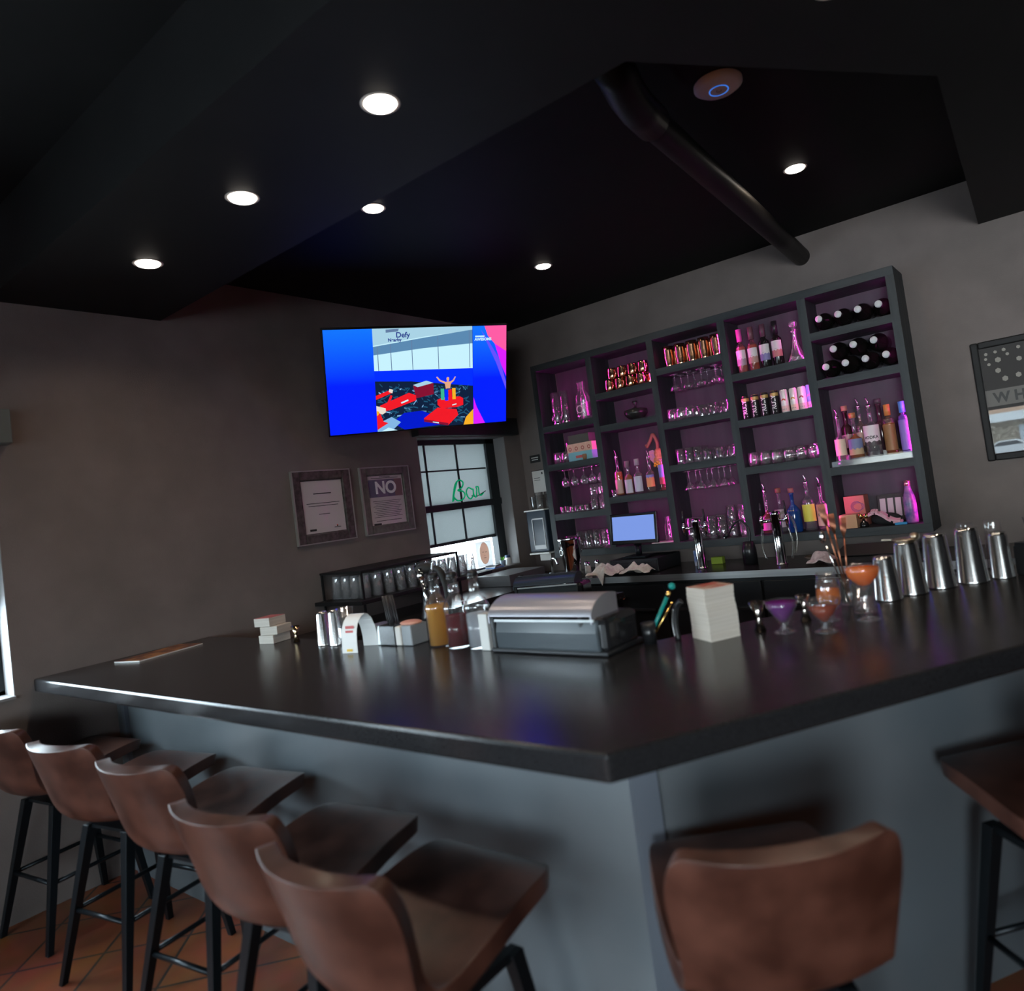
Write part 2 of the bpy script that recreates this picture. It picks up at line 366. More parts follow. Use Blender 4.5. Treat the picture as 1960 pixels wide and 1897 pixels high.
shade(-1.275, -.341, 1.345, 2.21, -.158, 'white roller shade half open behind the green Bar sign, black box above', -1.33, -.11, 2.218, 2.37, mat('black_valance', (.012, .013, .015), .5))
shade(-5.33, -4.01, 1.45, 2.19, -.14, 'pale roller shade with grey box at the far left window', -5.4, -3.925, 2.205, 2.37, mat('grey_valance', (.10, .115, .11), .6))

# ------------------------------------------------------------------ outside, seen in the glass of the framed poster
stone = noise_mat('rubble_stone', (.16, .13, .10), (.55, .48, .38), 3, .9, detail=4)
ext = mat('outside_white', (.75, .78, .80), .8)
tag(MB().b2((-60, -120, -.25), (60, YF-.25, -.15)).build('street', mat('street_asphalt', (.35, .36, .38), .9)), kind='structure')
bd = thing('street_building', (0, -85, -.15), 'low stone building across the street, seen in the poster glass', 'building')
MB().b2((-22, -8, 0), (24, 0, 3.5)).build('stone_wall', stone, bd); MB().b2((-22.6, -8.4, 3.5), (24.6, 1.5, 4.4)).build('roof_edge', ext, bd)
MB().b2((-22, -8, 4.4), (24, -1, 8)).build('upper_wall', mat('brick_tan', (.5, .33, .24), .9), bd)
MB().b2((-.6, .0, 0), (1.6, .1, 2.9)).build('door_panel', mat('pale_door', (.5, .56, .62), .6), bd)
cr = thing('parked_car', (-.7, -70, -.15), 'silver car parked outside, mirrored in the framed poster glass', 'car')
silver = mat('silver_paint', (.62, .64, .66), .25, .6)
prof = [(-2.2, .35), (-2.2, .85), (-1.5, 1.0), (-.8, 1.48), (.7, 1.5), (1.3, 1.05), (2.15, .9), (2.25, .35)]
c = MB(); c.prism(prof, -.85, .85, FRONT); c.build('car_body', silver, cr, bevel=.08)
c = MB(); c.prism([(-1.35, 1.03), (-.75, 1.40), (.62, 1.42), (1.1, 1.06)], -.87, .87, FRONT); c.build('car_window', mat('dark_car_glass', (.03, .04, .05), .1), cr)
for sx_ in (-1.4, 1.4):
    for sy_ in (-.8, .8):
        MB().cyl((sx_, sy_-.11, .34), (sx_, sy_+.11, .34), .34, n=24).build('wheel', rubber_m, cr)

# ------------------------------------------------------------------ bar
bar = thing('bar_counter', (1.6, -3.5, 0), 'L-shaped bar with black laminate top and grey-blue front panels', 'bar counter')
T = Matrix.Translation((-1.6, 3.5, 0))
LB = 3.6
MB().prism(strip(0, .86, .002, LB), 1.008, 1.07, T).build('bar_top', bart_m, bar, bevel=.009)
f = MB(); f.prism([(.002, BC.y+.345), tuple(bar_corner(.345)), tuple(bar_corner(.385)), (.002, BC.y+.385)], 0, 1.008, T); f.build('front_panel', panel_m, bar)
f = MB(); f.prism([tuple(bar_corner(.345)+DV*.075), tuple(bar_end(.345, LB)), tuple(bar_end(.385, LB)), tuple(bar_corner(.385)+DV*.075)], 0, 1.008, T); f.build('front_panel', panel_m, bar)
c0 = bar_corner(.345)
f = MB(); f.prism([tuple(c0+Vector((-.006, -.006))), tuple(c0+DV*.07-NV*.006), tuple(c0+DV*.07+NV*.05), tuple(c0+Vector((-.03, .05)))], 0, 1.008, T); f.build('corner_post', mat('post_paint', (.12, .14, .17), .35), bar)
MB().b2((.10, BC.y+.325, 0), (.135, BC.y+.345, 1.008), T).build('end_trim', mat('post_paint'), bar)
f = MB(); f.prism([(0.01, BC.y+.60), tuple(bar_corner(.60)), tuple(bar_end(.60, LB)), tuple(bar_end(.8, LB)), tuple(bar_corner(.8)), (0.01, BC.y+.8)], 0, 1.0, T); f.build('back_cabinet', blackplastic_m, bar)

# ------------------------------------------------------------------ recessed lamps
lampm = emis('lamp_glow', (1, .90, .80), 14)
trim_m = mat('lamp_trim', (.5, .46, .42), .5)
lp = [(.832, -3.56, ZS, 'downlight in the soffit nearest the left wall'), (1.672, -3.567, ZS, 'middle downlight of the three over the left bar'), (2.508, -3.568, ZS, 'largest, nearest downlight over the left bar'),
      (3.345, -3.57, ZS, 'downlight above the bar corner'), (3.765, -2.985, ZS, 'downlight above the angled bar leg'), (4.29, -2.21, ZS, 'downlight above the far end of the angled bar leg'),
      (1.403, -2.672, ZT, 'small downlight in the raised ceiling nearest the soffit'), (1.344, -1.15, ZT, 'small downlight above the television side of the shelves'), (3.109, -1.156, ZT, 'small downlight in front of the right shelves')]
proto = None
for i, (x, y, z, lab) in enumerate(lp):
    if not proto:
        proto = thing('recessed_light', (x, y, z), 'round white '+lab, 'ceiling light', 'recessed downlights')
        MB().lathe([(.052, -.0005), (.062, -.0015), (.064, 0), (.052, 0)], 32).build('trim_ring', trim_m, proto)
        MB().lathe([(0, -.012), (.03, -.011), (.046, -.007), (.052, 0)], 32).build('diffuser', lampm, proto)
    else: dup(proto, (x, y, z), 'round white '+lab)
    light('lamp_light', 'AREA', (x, y, z-.016), 2.6 if z == ZS else 2.8, (1, .78, .58), (.1, .1), spread=2.6, shape='DISK')

# ------------------------------------------------------------------ black duct pipe, access point
d = MB(); pts = [(2.757, -.002, 3.058), (2.80, -.6, 3.058), (2.945, -2.62, 3.058), (2.965, -2.74, 3.062), (3.00, -2.86, 3.075), (3.03, -3.05, 3.09), (3.04, -3.115, 3.094)]
pp_ = mat('black_pipe_paint', (.0045, .0045, .005), .42, spec=.2); dpp = thing('duct_pipe', (0, 0, 0), 'black round pipe with elbow crossing the raised ceiling into the wall above the shelves', 'pipe')
d.tube(pts, .062, 24).build('pipe_run', pp_, dpp)
MB().tube([(2.935, -2.50, 3.058), (2.948, -2.64, 3.058), (2.968, -2.76, 3.064), (3.0, -2.88, 3.076), (3.03, -3.03, 3.088)], .074, 24).build('elbow_fitting', pp_, dpp)
d = thing('access_point', (3.152, -2.29, ZT), 'white round wireless access point with blue ring on the ceiling', 'access point')
MB().lathe([(0, -.032), (.04, -.0315), (.08, -.026), (.10, -.012), (.10, 0)], 40).build('housing', mat('pinkish_white_plastic', (.90, .93, .97), .5), d)
MB().lathe([(.036, -.0325), (.040, -.0325), (.040, -.031), (.036, -.031)], 40).build('light_ring', emis('blue_ring_glow', (.05, .25, 1), .8), d)
MB().tube([(.01*math.cos(a), .01*math.sin(a), -.0325) for a in [i*PI*1.4/8 for i in range(9)]], .0012, 6).build('logo_mark', mat('grey_mark', (.35, .3, .3), .5), d)

# ------------------------------------------------------------------ television
scr_c = Vector((.547, -1.677, 2.548)); ty = 1.039; tt = .401; W = 1.265; H = W*9/16
rx = Vector((math.cos(ty), math.sin(ty), 0)); nn = Vector((math.sin(ty)*math.cos(tt), -math.cos(ty)*math.cos(tt), -math.sin(tt))); uu = nn.cross(rx)
if uu.z < 0: uu = -uu
TV = Matrix((rx, uu, nn)).transposed().to_4x4()
tv = thing('television', tuple(scr_c), 'wall-mounted flat television showing a blue foam pit scene', 'television'); tv.matrix_world = Matrix.Translation(scr_c) @ TV
MB().box((0, 0, -.02), (W+.022, H+.022, .036)).build('casing', mat('tv_black', (.006, .006, .007), .3), tv, bevel=.004)
MB().box((.05, -.08, -.06), (.6, .35, .045)).build('rear_housing', blackplastic_m, tv)
arm = MB(); inv = (Matrix.Translation(scr_c) @ TV).inverted()
wp = inv @ Vector((.03, -1.25, 2.5)); arm.cyl((0, 0, -.07), tuple(wp), .022, n=10); arm.box((.017, -1.25, 2.5), (.03, .2, .12), inv); arm.build('wall_bracket', blackmetal_m, tv)
# picture on the screen; coordinates in percent of width / height
cols = dict(blue=(.0, .02, .95), sky=(.02, .22, .95), deep=(.0, .01, .60), wht=(.55, .85, .95), pale=(.38, .62, .75), mid=(.10, .24, .42), pit=(.004, .014, .045), pit2=(.012, .085, .17), red=(.85, .01, .02), dred=(.22, .005, .03),
            yel=(.9, .42, .02), grn=(.04, .45, .28), pink=(.85, .08, .28), mag=(.55, .01, .75), vio=(.10, .06, .85), skin=(.75, .38, .22), line=(.12, .2, .35), cre=(.8, .7, .6), grey=(.22, .45, .75), ink=(.02, .04, .25))
names = list(cols); em = [emis('screen_'+k, v, 1.35 if k in ('blue', 'sky', 'vio', 'mag', 'pink') else 1.05) for k, v in cols.items()]
def grad(mt, c0, c1, z0, z1, s_):
    nt = mt.node_tree; N = nt.nodes; L = nt.links; b = N['Principled BSDF']; tc = N.new('ShaderNodeTexCoord'); sp = N.new('ShaderNodeSeparateXYZ'); r = N.new('ShaderNodeMapRange')
    r.inputs['From Min'].default_value = z0; r.inputs['From Max'].default_value = z1; mx = N.new('ShaderNodeMixRGB'); mx.inputs[1].default_value = (*c0, 1); mx.inputs[2].default_value = (*c1, 1)
    L.new(tc.outputs['Object'], sp.inputs[0]); L.new(sp.outputs[1], r.inputs[0]); L.new(r.outputs[0], mx.inputs[0]); L.new(mx.outputs[0], b.inputs['Emission Color'])
grad(em[names.index('sky')], (.0, .01, .98), (.005, .15, .95), -.02, .40, 1)
sc = MB(); lay = [0]
def poly(colr, pts):
    lay[0] += 1; sc.mi = names.index(colr); z = -.0016+.00002*lay[0]
    sc.face([((x/100-.5)*W, (.5-y/100)*H, z) for x, y in pts])
poly('sky', [(0, 0), (25, 0), (25, 100), (0, 100)])
poly('wht', [(25, 0), (80, 0), (80, 42), (25, 40)]); poly('pale', [(25, 0), (80, 0), (80, 4), (52, 9), (25, 16)])
poly('mid', [(25, 17), (52, 10), (80, 3.5), (80, 17), (52, 20), (25, 25)])
for x in (27, 34, 45.5, 60, 78): poly('line', [(x, 17-(x-25)*.245), (x+.4, 17-(x-25)*.245), (x+.6, 41), (x+.2, 41)])
poly('blue', [(25, 40), (80, 42), (80, 62), (25, 52)])
poly('pit', [(25, 50), (45, 52), (80, 60), (80, 100), (25, 100)])
rnd = random.Random(4)
for i in range(260):
    x = rnd.uniform(27, 77); y = rnd.uniform(53+(x-25)*.12, 97); a = rnd.uniform(-1, 1); L_ = rnd.uniform(.8, 2.0)*(.6+.6*(y-50)/50); h = .65
    dx, dy = L_*math.cos(a), L_*math.sin(a)*1.6
    poly('pit2' if i % 4 else 'grey' if i % 24 == 0 else 'mid' if i % 8 == 0 else 'pit2', [(x-dx, y-dy-h), (x+dx, y+dy-h), (x+dx, y+dy+h), (x-dx, y-dy+h)])
poly('deep', [(33, 92), (40, 83), (50, 82), (62, 92), (60, 98), (40, 100)])
poly('grey', [(25, 92), (33, 86), (38, 92), (33, 100), (25, 100)]); poly('wht', [(27, 100), (31, 96.5), (36, 100)])
poly('dred', [(45.5, 56), (57, 55), (57, 66), (47, 69)]); poly('pale', [(45.5, 55.5), (53, 52), (57, 54.5), (48, 58)])
poly('red', [(27, 74), (43, 63), (47, 66), (47, 71), (33, 79), (27, 80)]); poly('wht', [(38.5, 72), (42.5, 69.5), (42.7, 71), (38.7, 73.5)])
poly('red', [(25, 64), (33, 59), (34, 62), (25, 68)]); poly('cre', [(32.5, 58), (34.5, 59), (34, 62.5), (32, 61)]); poly('red', [(29, 79), (33, 64), (34, 65), (30.5, 80)])
poly('cre', [(25, 74), (30, 77), (30, 81), (28, 83), (25, 80)]); poly('red', [(25, 81), (27, 82), (28.5, 90), (31, 92), (25, 98)]); poly('yel', [(25, 79), (26.5, 80), (26, 83), (25, 84)])
poly('red', [(51, 90), (59, 80), (70, 83), (71, 89), (65, 99), (51, 93)]); poly('dred', [(51, 91), (65, 97), (65, 99.5), (51, 93.5)])
poly('red', [(59, 72), (62, 70), (72, 70), (74, 72), (74, 79), (70, 81), (61, 81), (59, 77)]); poly('wht', [(67.5, 78), (70, 77), (70, 78), (67.5, 79)]); poly('wht', [(56, 94), (59.5, 95.3), (59.5, 96.5), (56, 95)])
for i, k in enumerate(('grn', 'blue', 'red', 'yel')): poly(k, [(61+i*2.2, 61+(i in (1, 2))), (63+i*2.2, 61+(i in (1, 2))), (63.1+i*2.2, 72.5+(i in (1, 2))), (61.1+i*2.2, 72.5+(i in (1, 2)))])
poly('skin', [(63.4, 55), (64.6, 54), (66, 54), (67.2, 55), (66.4, 61.5), (64, 61.5)])
poly('skin', [(64.5, 50.3), (65.3, 49.3), (66.1, 50.3), (66, 53), (65.3, 53.8), (64.6, 53)])
poly('skin', [(58.6, 49), (59.2, 48.4), (61, 52), (64, 54.4), (63.5, 56), (60.3, 53.2)]); poly('skin', [(69.4, 49.2), (70, 49.6), (68.6, 54), (67, 56), (66.3, 54.6), (68.2, 52.6)])
poly('ink', [(64.3, 61), (66.4, 61), (66.4, 62.5), (64.2, 62.5)])
poly('yel', [(80, 84), (80, 100), (74, 100), (75.5, 92)])
poly('sky', [(80, 0), (100, 0), (100, 100), (80, 100)]); poly('vio', [(85, 4), (89, 14), (96, 34), (100, 58), (100, 66), (94, 38)])
poly('pink', [(87, 0), (100, 0), (100, 28), (95, 22), (89, 10)]); poly('mag', [(93, 18), (100, 26), (100, 52), (97, 40)]); poly('mag', [(80.2, 72), (82, 82), (87, 100), (80.2, 100)])
poly('wht', [(81.5, 9.5), (87, 9.5), (87, 11), (81.5, 11)])
poly('line', [(32, 1), (39, 0.5), (38.5, 3), (32, 4)])
sc.build('screen', em, tv, norm=False)
def tvtext(b, x, y, s, mt, ital=0):
    M = Matrix.Translation(((x/100-.5)*W, (.5-y/100)*H, .008))
    text(b, s, mt, tv, M, 'screen_text', .0001, bold=.0012)
tvtext('Defy', 41, 6.5, .05, em[names.index('ink')]); tvtext('Nearby', 36.5, 11, .03, em[names.index('ink')]); tvtext('AWESOME', 86, 13.2, .026, em[names.index('wht')])

# ------------------------------------------------------------------ green "Bar" sign in the window
neon = mat('green_glass_tube', (.0, .30, .12), .2, emit=(.0, .45, .16), es=.35)
def curve_pts(P, n=8):
    out = []
    for i in range(len(P)-1):
        p0, p1, p2, p3 = [Vector(P[max(0, min(len(P)-1, i+k))]) for k in (-1, 0, 1, 2)]
        for j in range(n):
            t = j/n; out.append(.5*((2*p1)+(p2-p0)*t+(2*p0-5*p1+4*p2-p3)*t*t+(3*p1-p0-3*p2+p3)*t**3))
    out.append(Vector(P[-1])); return out
bs = thing('bar_sign', (-.095, -.69, 1.669), 'green tube sign reading Bar standing on the window rail', 'sign')
def sy(a, b): return (0, (a-.5)*.40, .008+b*.18)
M1 = [sy(.03, .02), sy(.10, .5), sy(.22, .92), sy(.17, .7), sy(.09, .35), sy(.06, .05)]
B1 = [sy(.10, .55), sy(.18, .86), sy(.30, 1.0), sy(.40, .88), sy(.36, .66), sy(.22, .52), sy(.36, .46), sy(.42, .28), sy(.34, .08), sy(.18, .04), sy(.08, .22)]
A1 = [sy(.66, .5), sy(.55, .60), sy(.47, .42), sy(.50, .16), sy(.58, .06), sy(.67, .22), sy(.69, .52), sy(.69, .25), sy(.75, .12)]
R1 = [sy(.75, .12), sy(.80, .45), sy(.79, .6), sy(.86, .58), sy(.86, .3), sy(.90, .17), sy(1.0, .27)]
m_ = MB()
for P in (M1, B1, A1+R1[1:]): m_.tube(curve_pts(P), .0065, 8)
m_.build('letter_tube', neon, bs)
MB().tube([sy(.62, .2), sy(.75, .12), sy(1.0, .30), sy(1.08, .36)], .004, 6).build('support_wire', blackplastic_m, bs)

# ------------------------------------------------------------------ framed notices on the left wall
def frame(y0, y1, z0, z1, bw, fm, label, kind):
    r = thing('picture_frame', (0, (y0+y1)/2, z0), label, 'framed notice'); M = Matrix.Translation((0, -(y0+y1)/2, -z0))
    f = MB()
    for lo, hi in (((.002, y0, z0), (.022, y0+bw, z1)), ((.002, y1-bw, z0), (.022, y1, z1)), ((.002, y0+bw, z1-bw), (.022, y1-bw, z1)), ((.002, y0+bw, z0), (.022, y1-bw, z0+bw))): f.b2(lo, hi, M)
    f.build('frame', fm, r, bevel=.006)
    f = MB(); q = bw*.72
    for lo, hi in (((.002, y0+q, z0+q), (.012, y0+bw+.006, z1-q)), ((.002, y1-bw-.006, z0+q), (.012, y1-q, z1-q)), ((.002, y0+q, z1-bw-.006), (.012, y1-q, z1-q)), ((.002, y0+q, z0+q), (.012, y1-q, z0+bw+.006))): f.b2(lo, hi, M)
    f.build('inner_lip', fm, r)
    f = MB(); e = .007
    for lo, hi in (((.002, y0-.001, z0), (.026, y0+e, z1)), ((.002, y1-e, z0), (.026, y1+.001, z1)), ((.002, y0, z1-e), (.026, y1, z1+.001)), ((.002, y0, z0-.001), (.026, y1, z0+e))): f.b2(lo, hi, M)
    f.build('outer_rim', mat('silver_rim', (.34, .34, .31), .35, .4), r)
    MB().b2((.003, y0+bw, z0+bw), (.006, y1-bw, z1-bw), M).build('paper', mat('notice_paper', (.52, .47, .46), .35, coat=.6), r)
    t = MB(); px = .0068; yc = (y0+y1)/2; w_ = (y1-y0)/2-bw
    def ln(z, a, h=.004):
        t.b2((px, yc-a*w_, z-h/2), (px+.0003, yc+a*w_, z+h/2), M)
    if kind == 1:
        for z, a, h in ((1.84, .42, .007), (1.775, .78, .004), (1.757, .70, .004), (1.70, .26, .004)): ln(z, a, h)
        t.b2((px, yc-w_*.75, 1.59), (px+.0003, yc-w_*.45, 1.604), M); t.b2((px, yc+w_*.4, 1.60), (px+.0003, yc+w_*.72, 1.604), M)
    else:
        for k in range(10): ln(1.745-k*.013, .78-.08*(k % 3), .003)
        ln(1.925, .3, .004); ln(1.915, .75, .004); ln(1.60, .7, .004); t.b2((px, yc-w_*.85, 1.572), (px+.0003, yc-w_*.45, 1.584), M)
    t.build('printed_lines', ink_m, r)
    if kind == 2:
        for a, b_, cc in ((-.92, -.5, (.12, .11, .17)), (-.5, .1, (.17, .12, .20)), (.1, .5, (.12, .10, .16)), (.5, .92, (.20, .11, .12))):
            MB().b2((px, yc+a*w_, 1.775), (px+.0002, yc+b_*w_, 1.905), M).build('header_band', mat('header_%d' % int(a*10+10), cc, .5), r)
        text('NO', .125, mat('notice_white', (.8, .78, .78), .5), r, M @ Matrix.Translation((px+.001, yc, 1.84)) @ Matrix.Rotation(PI/2, 4, 'Z') @ FRONT, bold=.004)
    else:
        MB().sphere((px, yc+w_*.55, 1.612), .006, 8, (.1, 1, 1)).build('seal', gold_m, r, loc=(0, -yc, -z0))
frame(-2.432, -1.970, 1.505, 1.998, .064, noise_mat('dark_silver_frame', (.05, .045, .04), (.11, .10, .09), 30, .38, .1, metal=.3), 'dark silver framed notice, left one of the two beside the window', 1)
frame(-1.882, -1.424, 1.506, 1.998, .060, noise_mat('olive_silver_frame', (.10, .10, .085), (.15, .15, .13), 30, .45, .1, metal=.2), 'olive grey framed notice headed NO, nearest the window', 2)

# ------------------------------------------------------------------ framed poster on the back wall
r = thing('framed_poster', (4.12, 0, 1.465), 'black framed poster with the letters WHI right of the shelves', 'framed poster')
M = Matrix.Translation((-4.12, 0, -1.465)); x0, x1, z0, z1 = 3.683, 4.55, 1.465, 2.20
bk = mat('black_frame_lacquer', (.010, .0095, .0095), .5, spec=.3)
f = MB(); bw = .042
for lo, hi in (((x0, -.03, z0), (x0+bw, -.002, z1)), ((x1-bw, -.03, z0), (x1, -.002, z1)), ((x0+bw, -.03, z1-bw), (x1-bw, -.002, z1)), ((x0+bw, -.03, z0), (x1-bw, -.002, z0+bw))): f.b2(lo, hi, M)
f.build('frame', bk, r, bevel=.008)
def gloss_print(name, col, g=.10):
    m = mat(name, col, .8); nt = m.node_tree; b = nt.nodes['Principled BSDF']; o = nt.nodes['Material Output']
    gl = nt.nodes.new('ShaderNodeBsdfGlossy'); gl.inputs['Roughness'].default_value = 0; x = nt.nodes.new('ShaderNodeMixShader'); x.inputs[0].default_value = g
    nt.links.new(b.outputs[0], x.inputs[1]); nt.links.new(gl.outputs[0], x.inputs[2]); nt.links.new(x.outputs[0], o.inputs[0]); return m
MB().b2((x0+bw, -.012, z0+bw), (x1-bw, -.003, z1-bw), M).build('print', gloss_print('poster_dark', (.055, .052, .050)), r)
MB().b2((x0+bw, -.0128, 1.796), (x1-bw, -.0121, 1.897), M).build('name_band', gloss_print('poster_band', (.20, .19, .175)), r)
text('W H I', .085, mat('poster_letters', (.04, .04, .038), .5), r, M @ Matrix.Translation((3.765, -.0135, 1.843)) @ FRONT, align='LEFT', bold=.003, sx=.95)
hx = MB()
for x, z, s_ in ((3.76, 2.12, .010), (3.81, 2.125, .010), (3.855, 2.13, .011), (3.755, 2.09, .009), (3.87, 2.10, .010), (3.768, 2.055, .010), (3.818, 2.075, .017), (3.93, 2.13, .011), (3.81, 2.01, .016), (3.84, 1.955, .017), (3.91, 1.965, .016), (3.925, 2.06, .015), (3.99, 2.06, .017), (4.05, 2.11, .012), (4.0, 1.97, .016), (4.1, 2.0, .015), (4.18, 2.08, .016), (4.25, 2.0, .014), (4.3, 2.1, .012), (4.4, 2.04, .016)):
    hx.face([(x+s_*math.cos(PI/6+k*PI/3), -.0133, z+s_*math.sin(PI/6+k*PI/3)) for k in range(6)], M)
hx.build('hexagon_badges', mat('badge_tan', (.30, .28, .24), .6), r)

# ------------------------------------------------------------------ open shelving unit on the back wall
SH = thing('back_bar_shelf', (1.915, 0, 1.088), 'black wooden open shelving with purple lit cubbies full of glassware', 'shelving')
Ms = Matrix.Translation((-1.915, 0, -1.088))
UX = [(.460, .512), (1.030, 1.085), (1.602, 1.655), (2.187, 2.243), (2.763, 2.820), (3.320, 3.370)]
BD = [[2.210, 1.881, 1.456], [2.386, 2.124, 1.543], [2.469, 2.052, 1.724], [2.300, 1.968, 1.631], [2.454, 2.137, 1.551]]
SB = 1.143
for a, b_ in UX:
    e = b_-.012 if b_ < 3.3 else b_-.0001
    MB().prism([(a, -.302), (b_, -.302), (b_, -.297), (e, -.297), (e, -.001), (a, -.001)], 1.143, 2.695, Ms).build('upright', shelf_m, SH)
MB().b2((.46, -.302, 2.695), (3.37, -.001, 2.75), Ms).build('top_board', shelfh_m, SH, bevel=.002)
MB().b2((.46, -.302, 1.088), (3.37, -.001, 1.143), Ms).build('bottom_board', shelfh_m, SH, bevel=.002)
MB().b2((.512, -.012, 1.143), (3.32, -.001, 2.695), Ms).build('back_panel', noise_mat('back_panel_paint', (.050, .040, .055), (.065, .052, .068), 12, .6, .1, (1, 1, .1)), SH)
for c_, zs_ in enumerate(BD):
    for z in zs_: MB().b2((UX[c_][1]-.012, -.2965, z-.052), (UX[c_+1][0], -.012, z), Ms).b2((UX[c_][1], -.300, z-.052), (UX[c_+1][0], -.2965, z), Ms).build('shelf_board', shelfh_m, SH)
# magenta light strips up both sides of every column, set behind the front edge
ledm = emis('magenta_led', (1, .04, .60), 75)
LEDC = (1, .05, .62)
for c_ in range(5):
    a, b_ = UX[c_][1], UX[c_+1][0]
    zz = sorted([SB]+BD[c_])+[2.747]
    st = thing('light_strip', ((a+b_)/2, -.250, SB), 'magenta dotted light strips up the sides of shelf column %s from the left' % ['one', 'two', 'three', 'four', 'five'][c_], 'light strip', 'shelf light strips')
    for sx_, x in ((-1, b_-.003), (1, a-.010)):
        md = MB()
        for k in range(len(zz)-1):
            z = zz[k]+.02
            while z < zz[k+1]-.07:
                md.box((x-(a+b_)/2, 0 if sx_ < 0 else -.041, z-SB), (.003, .006, .006)); z += .034
        md.build('led_row', ledm, st)
    for k in range(len(zz)-1):
        z0, z1 = zz[k], zz[k+1]-.052
        for sx_, x in ((-1, b_-.008), (1, a-.004)):
            light('led_light', 'AREA', (x, -.24 if sx_ < 0 else -.288, (z0+z1)/2), (.14 if sx_ < 0 else .14)*(z1-z0)/.35, LEDC, (.010, (z1-z0)*.85), (sx_, .75 if sx_ < 0 else .9, 0), spread=2.3)

# ================================================================== glassware and bottles on the shelves
YS = -.185
def glass_mesh(name, prof, n=20, mt=None):
    mt = mt or shelf_glass()
    return MB().lathe(prof, n).build(name, mt)
def tumbler_prof(r0, r1, h, t=.0025, base=.008):
    return [(0, 0), (r0*.97, 0), (r0, .003), (r1, h), (r1-t, h), (r0-t, base), (0, base)]
def row(proto, pts, fmt, cat, group=None, z=0, words=None, rz=None):
    """individual copies along a row; fmt has one %s for the ordinal"""
    first = True
    for i, p in enumerate(pts):
        lab = fmt % (words[i] if words else ORD[i])
        if first and not proto.get('used'):
            proto.location = p; tag(proto, lab, cat, group); proto['used'] = 1; first = False
        else:
            c = dup(proto, p, lab, group); c['category'] = cat
            if 'used' in c: del c['used']
    return proto
protos = {}
def P(key, fn):
    if key not in protos: protos[key] = fn()
    return protos[key]
def two_rows(key, fn, xs, z, y0, dy, desc, cat, group, inv=False):
    pr = P(key, fn)
    row(pr, [(x, y0, z) for x in xs], desc+', %s from left in front row', cat, group)
    row(pr, [(x+.005, y0+dy, z) for x in xs], desc+', %s from left in rear row', cat, group)

sg_m = shelf_glass()
pint = lambda: glass_mesh('pint_glass', tumbler_prof(.030, .040, .148), 24)
rocks = lambda: glass_mesh('rocks_glass', [(0, 0), (.030, 0), (.038, .012), (.041, .045), (.037, .098), (.035, .098), (.038, .045), (.035, .014), (0, .010)], 20)
highb = lambda: glass_mesh('highball_glass', tumbler_prof(.032, .036, .115), 20)
vglass = lambda: glass_mesh('cocktail_tumbler', [(0, 0), (.020, 0), (.022, .004), (.020, .012), (.045, .085), (.043, .085), (.017, .016), (0, .014)], 20)
shot = lambda: glass_mesh('shot_glass', tumbler_prof(.018, .024, .055, base=.012), 14)
faceted = lambda: glass_mesh('tall_tumbler', tumbler_prof(.033, .041, .165), 12)
def stemglass(name, bowl, stem, foot):
    pr = [(0, 0), (foot, 0), (foot, .002), (.008, .007), (.004, .015), (.004, stem)]
    pr += [(r, stem+z) for r, z in bowl]+[(r-.0015, stem+z) for r, z in bowl[::-1]]+[(0, stem+.004)]
    return pr
wineg = lambda: MB().lathe([(r, -z) for r, z in stemglass('w', [(.020, .010), (.034, .030), (.038, .052), (.030, .085)], .062, .032)], 20).build('hanging_wine_glass', sg_m)
coupeh = lambda: MB().lathe([(r, -z) for r, z in stemglass('c', [(.020, .008), (.038, .022), (.045, .048)], .078, .032)], 20).build('hanging_coupe_glass', sg_m)
martinih = lambda: MB().lathe([(r, -z) for r, z in stemglass('m', [(.015, .010), (.035, .038), (.050, .060)], .085, .032)], 20).build('hanging_martini_glass', sg_m)

# column one
def dispenser():
    d = bpy.data.objects.new('drink_dispenser', None); COL.objects.link(d)
    MB().lathe([(0, .03), (.036, .03), (.038, .035), (.038, .285), (.036, .285), (.035, .036), (0, .034)], 24).build('glass_tube', shelf_glass(), d)
    MB().lathe([(0, 0), (.042, 0), (.042, .028), (.030, .034), (0, .034)], 24).build('steel_base', chrome_m, d)
    MB().cyl((0, -.04, .055), (0, -.075, .055), .008).cyl((0, -.07, .058), (0, -.07, .035), .006).cyl((0, -.06, .055), (0, -.06, .085), .004).build('spigot', chrome_m, d)
    return d
dd = P('disp', dispenser)
row(dd, [(.60, -.19, 2.21), (.70, -.20, 2.21)], 'clear tall drink dispenser with chrome spigot, %s in the top left cubby', 'drink dispenser', words=['left one', 'middle one'])
g = thing('glass_growler', (.885, -.19, 2.21), 'large clear glass jug with wide cap in the top left cubby', 'jug')
MB().lathe([(0, 0), (.062, 0), (.066, .01), (.066, .19), (.055, .225), (.034, .25), (.034, .30), (.040, .305), (.040, .33), (.036, .33), (.031, .30), (.031, .25), (.052, .222), (.063, .19), (.063, .012), (0, .008)], 28).build('jug_body', glass_m, g)
MB().lathe([(.0675, .03), (.0675, .15)], 28).build('frosted_print', pane('frosted_print', (.82, .8, .84), .25, .4), g); MB().tube([(.03*math.cos(a), -.067, .09+.03*math.sin(a)) for a in [i*PI/6 for i in range(13)]], .003, 6).build('etched_mark', white_m, g)
MB().cyl((0, -.06, .03), (0, -.09, .03), .009).cyl((0, -.085, .035), (0, -.085, .01), .006).build('spigot', chrome_m, g)

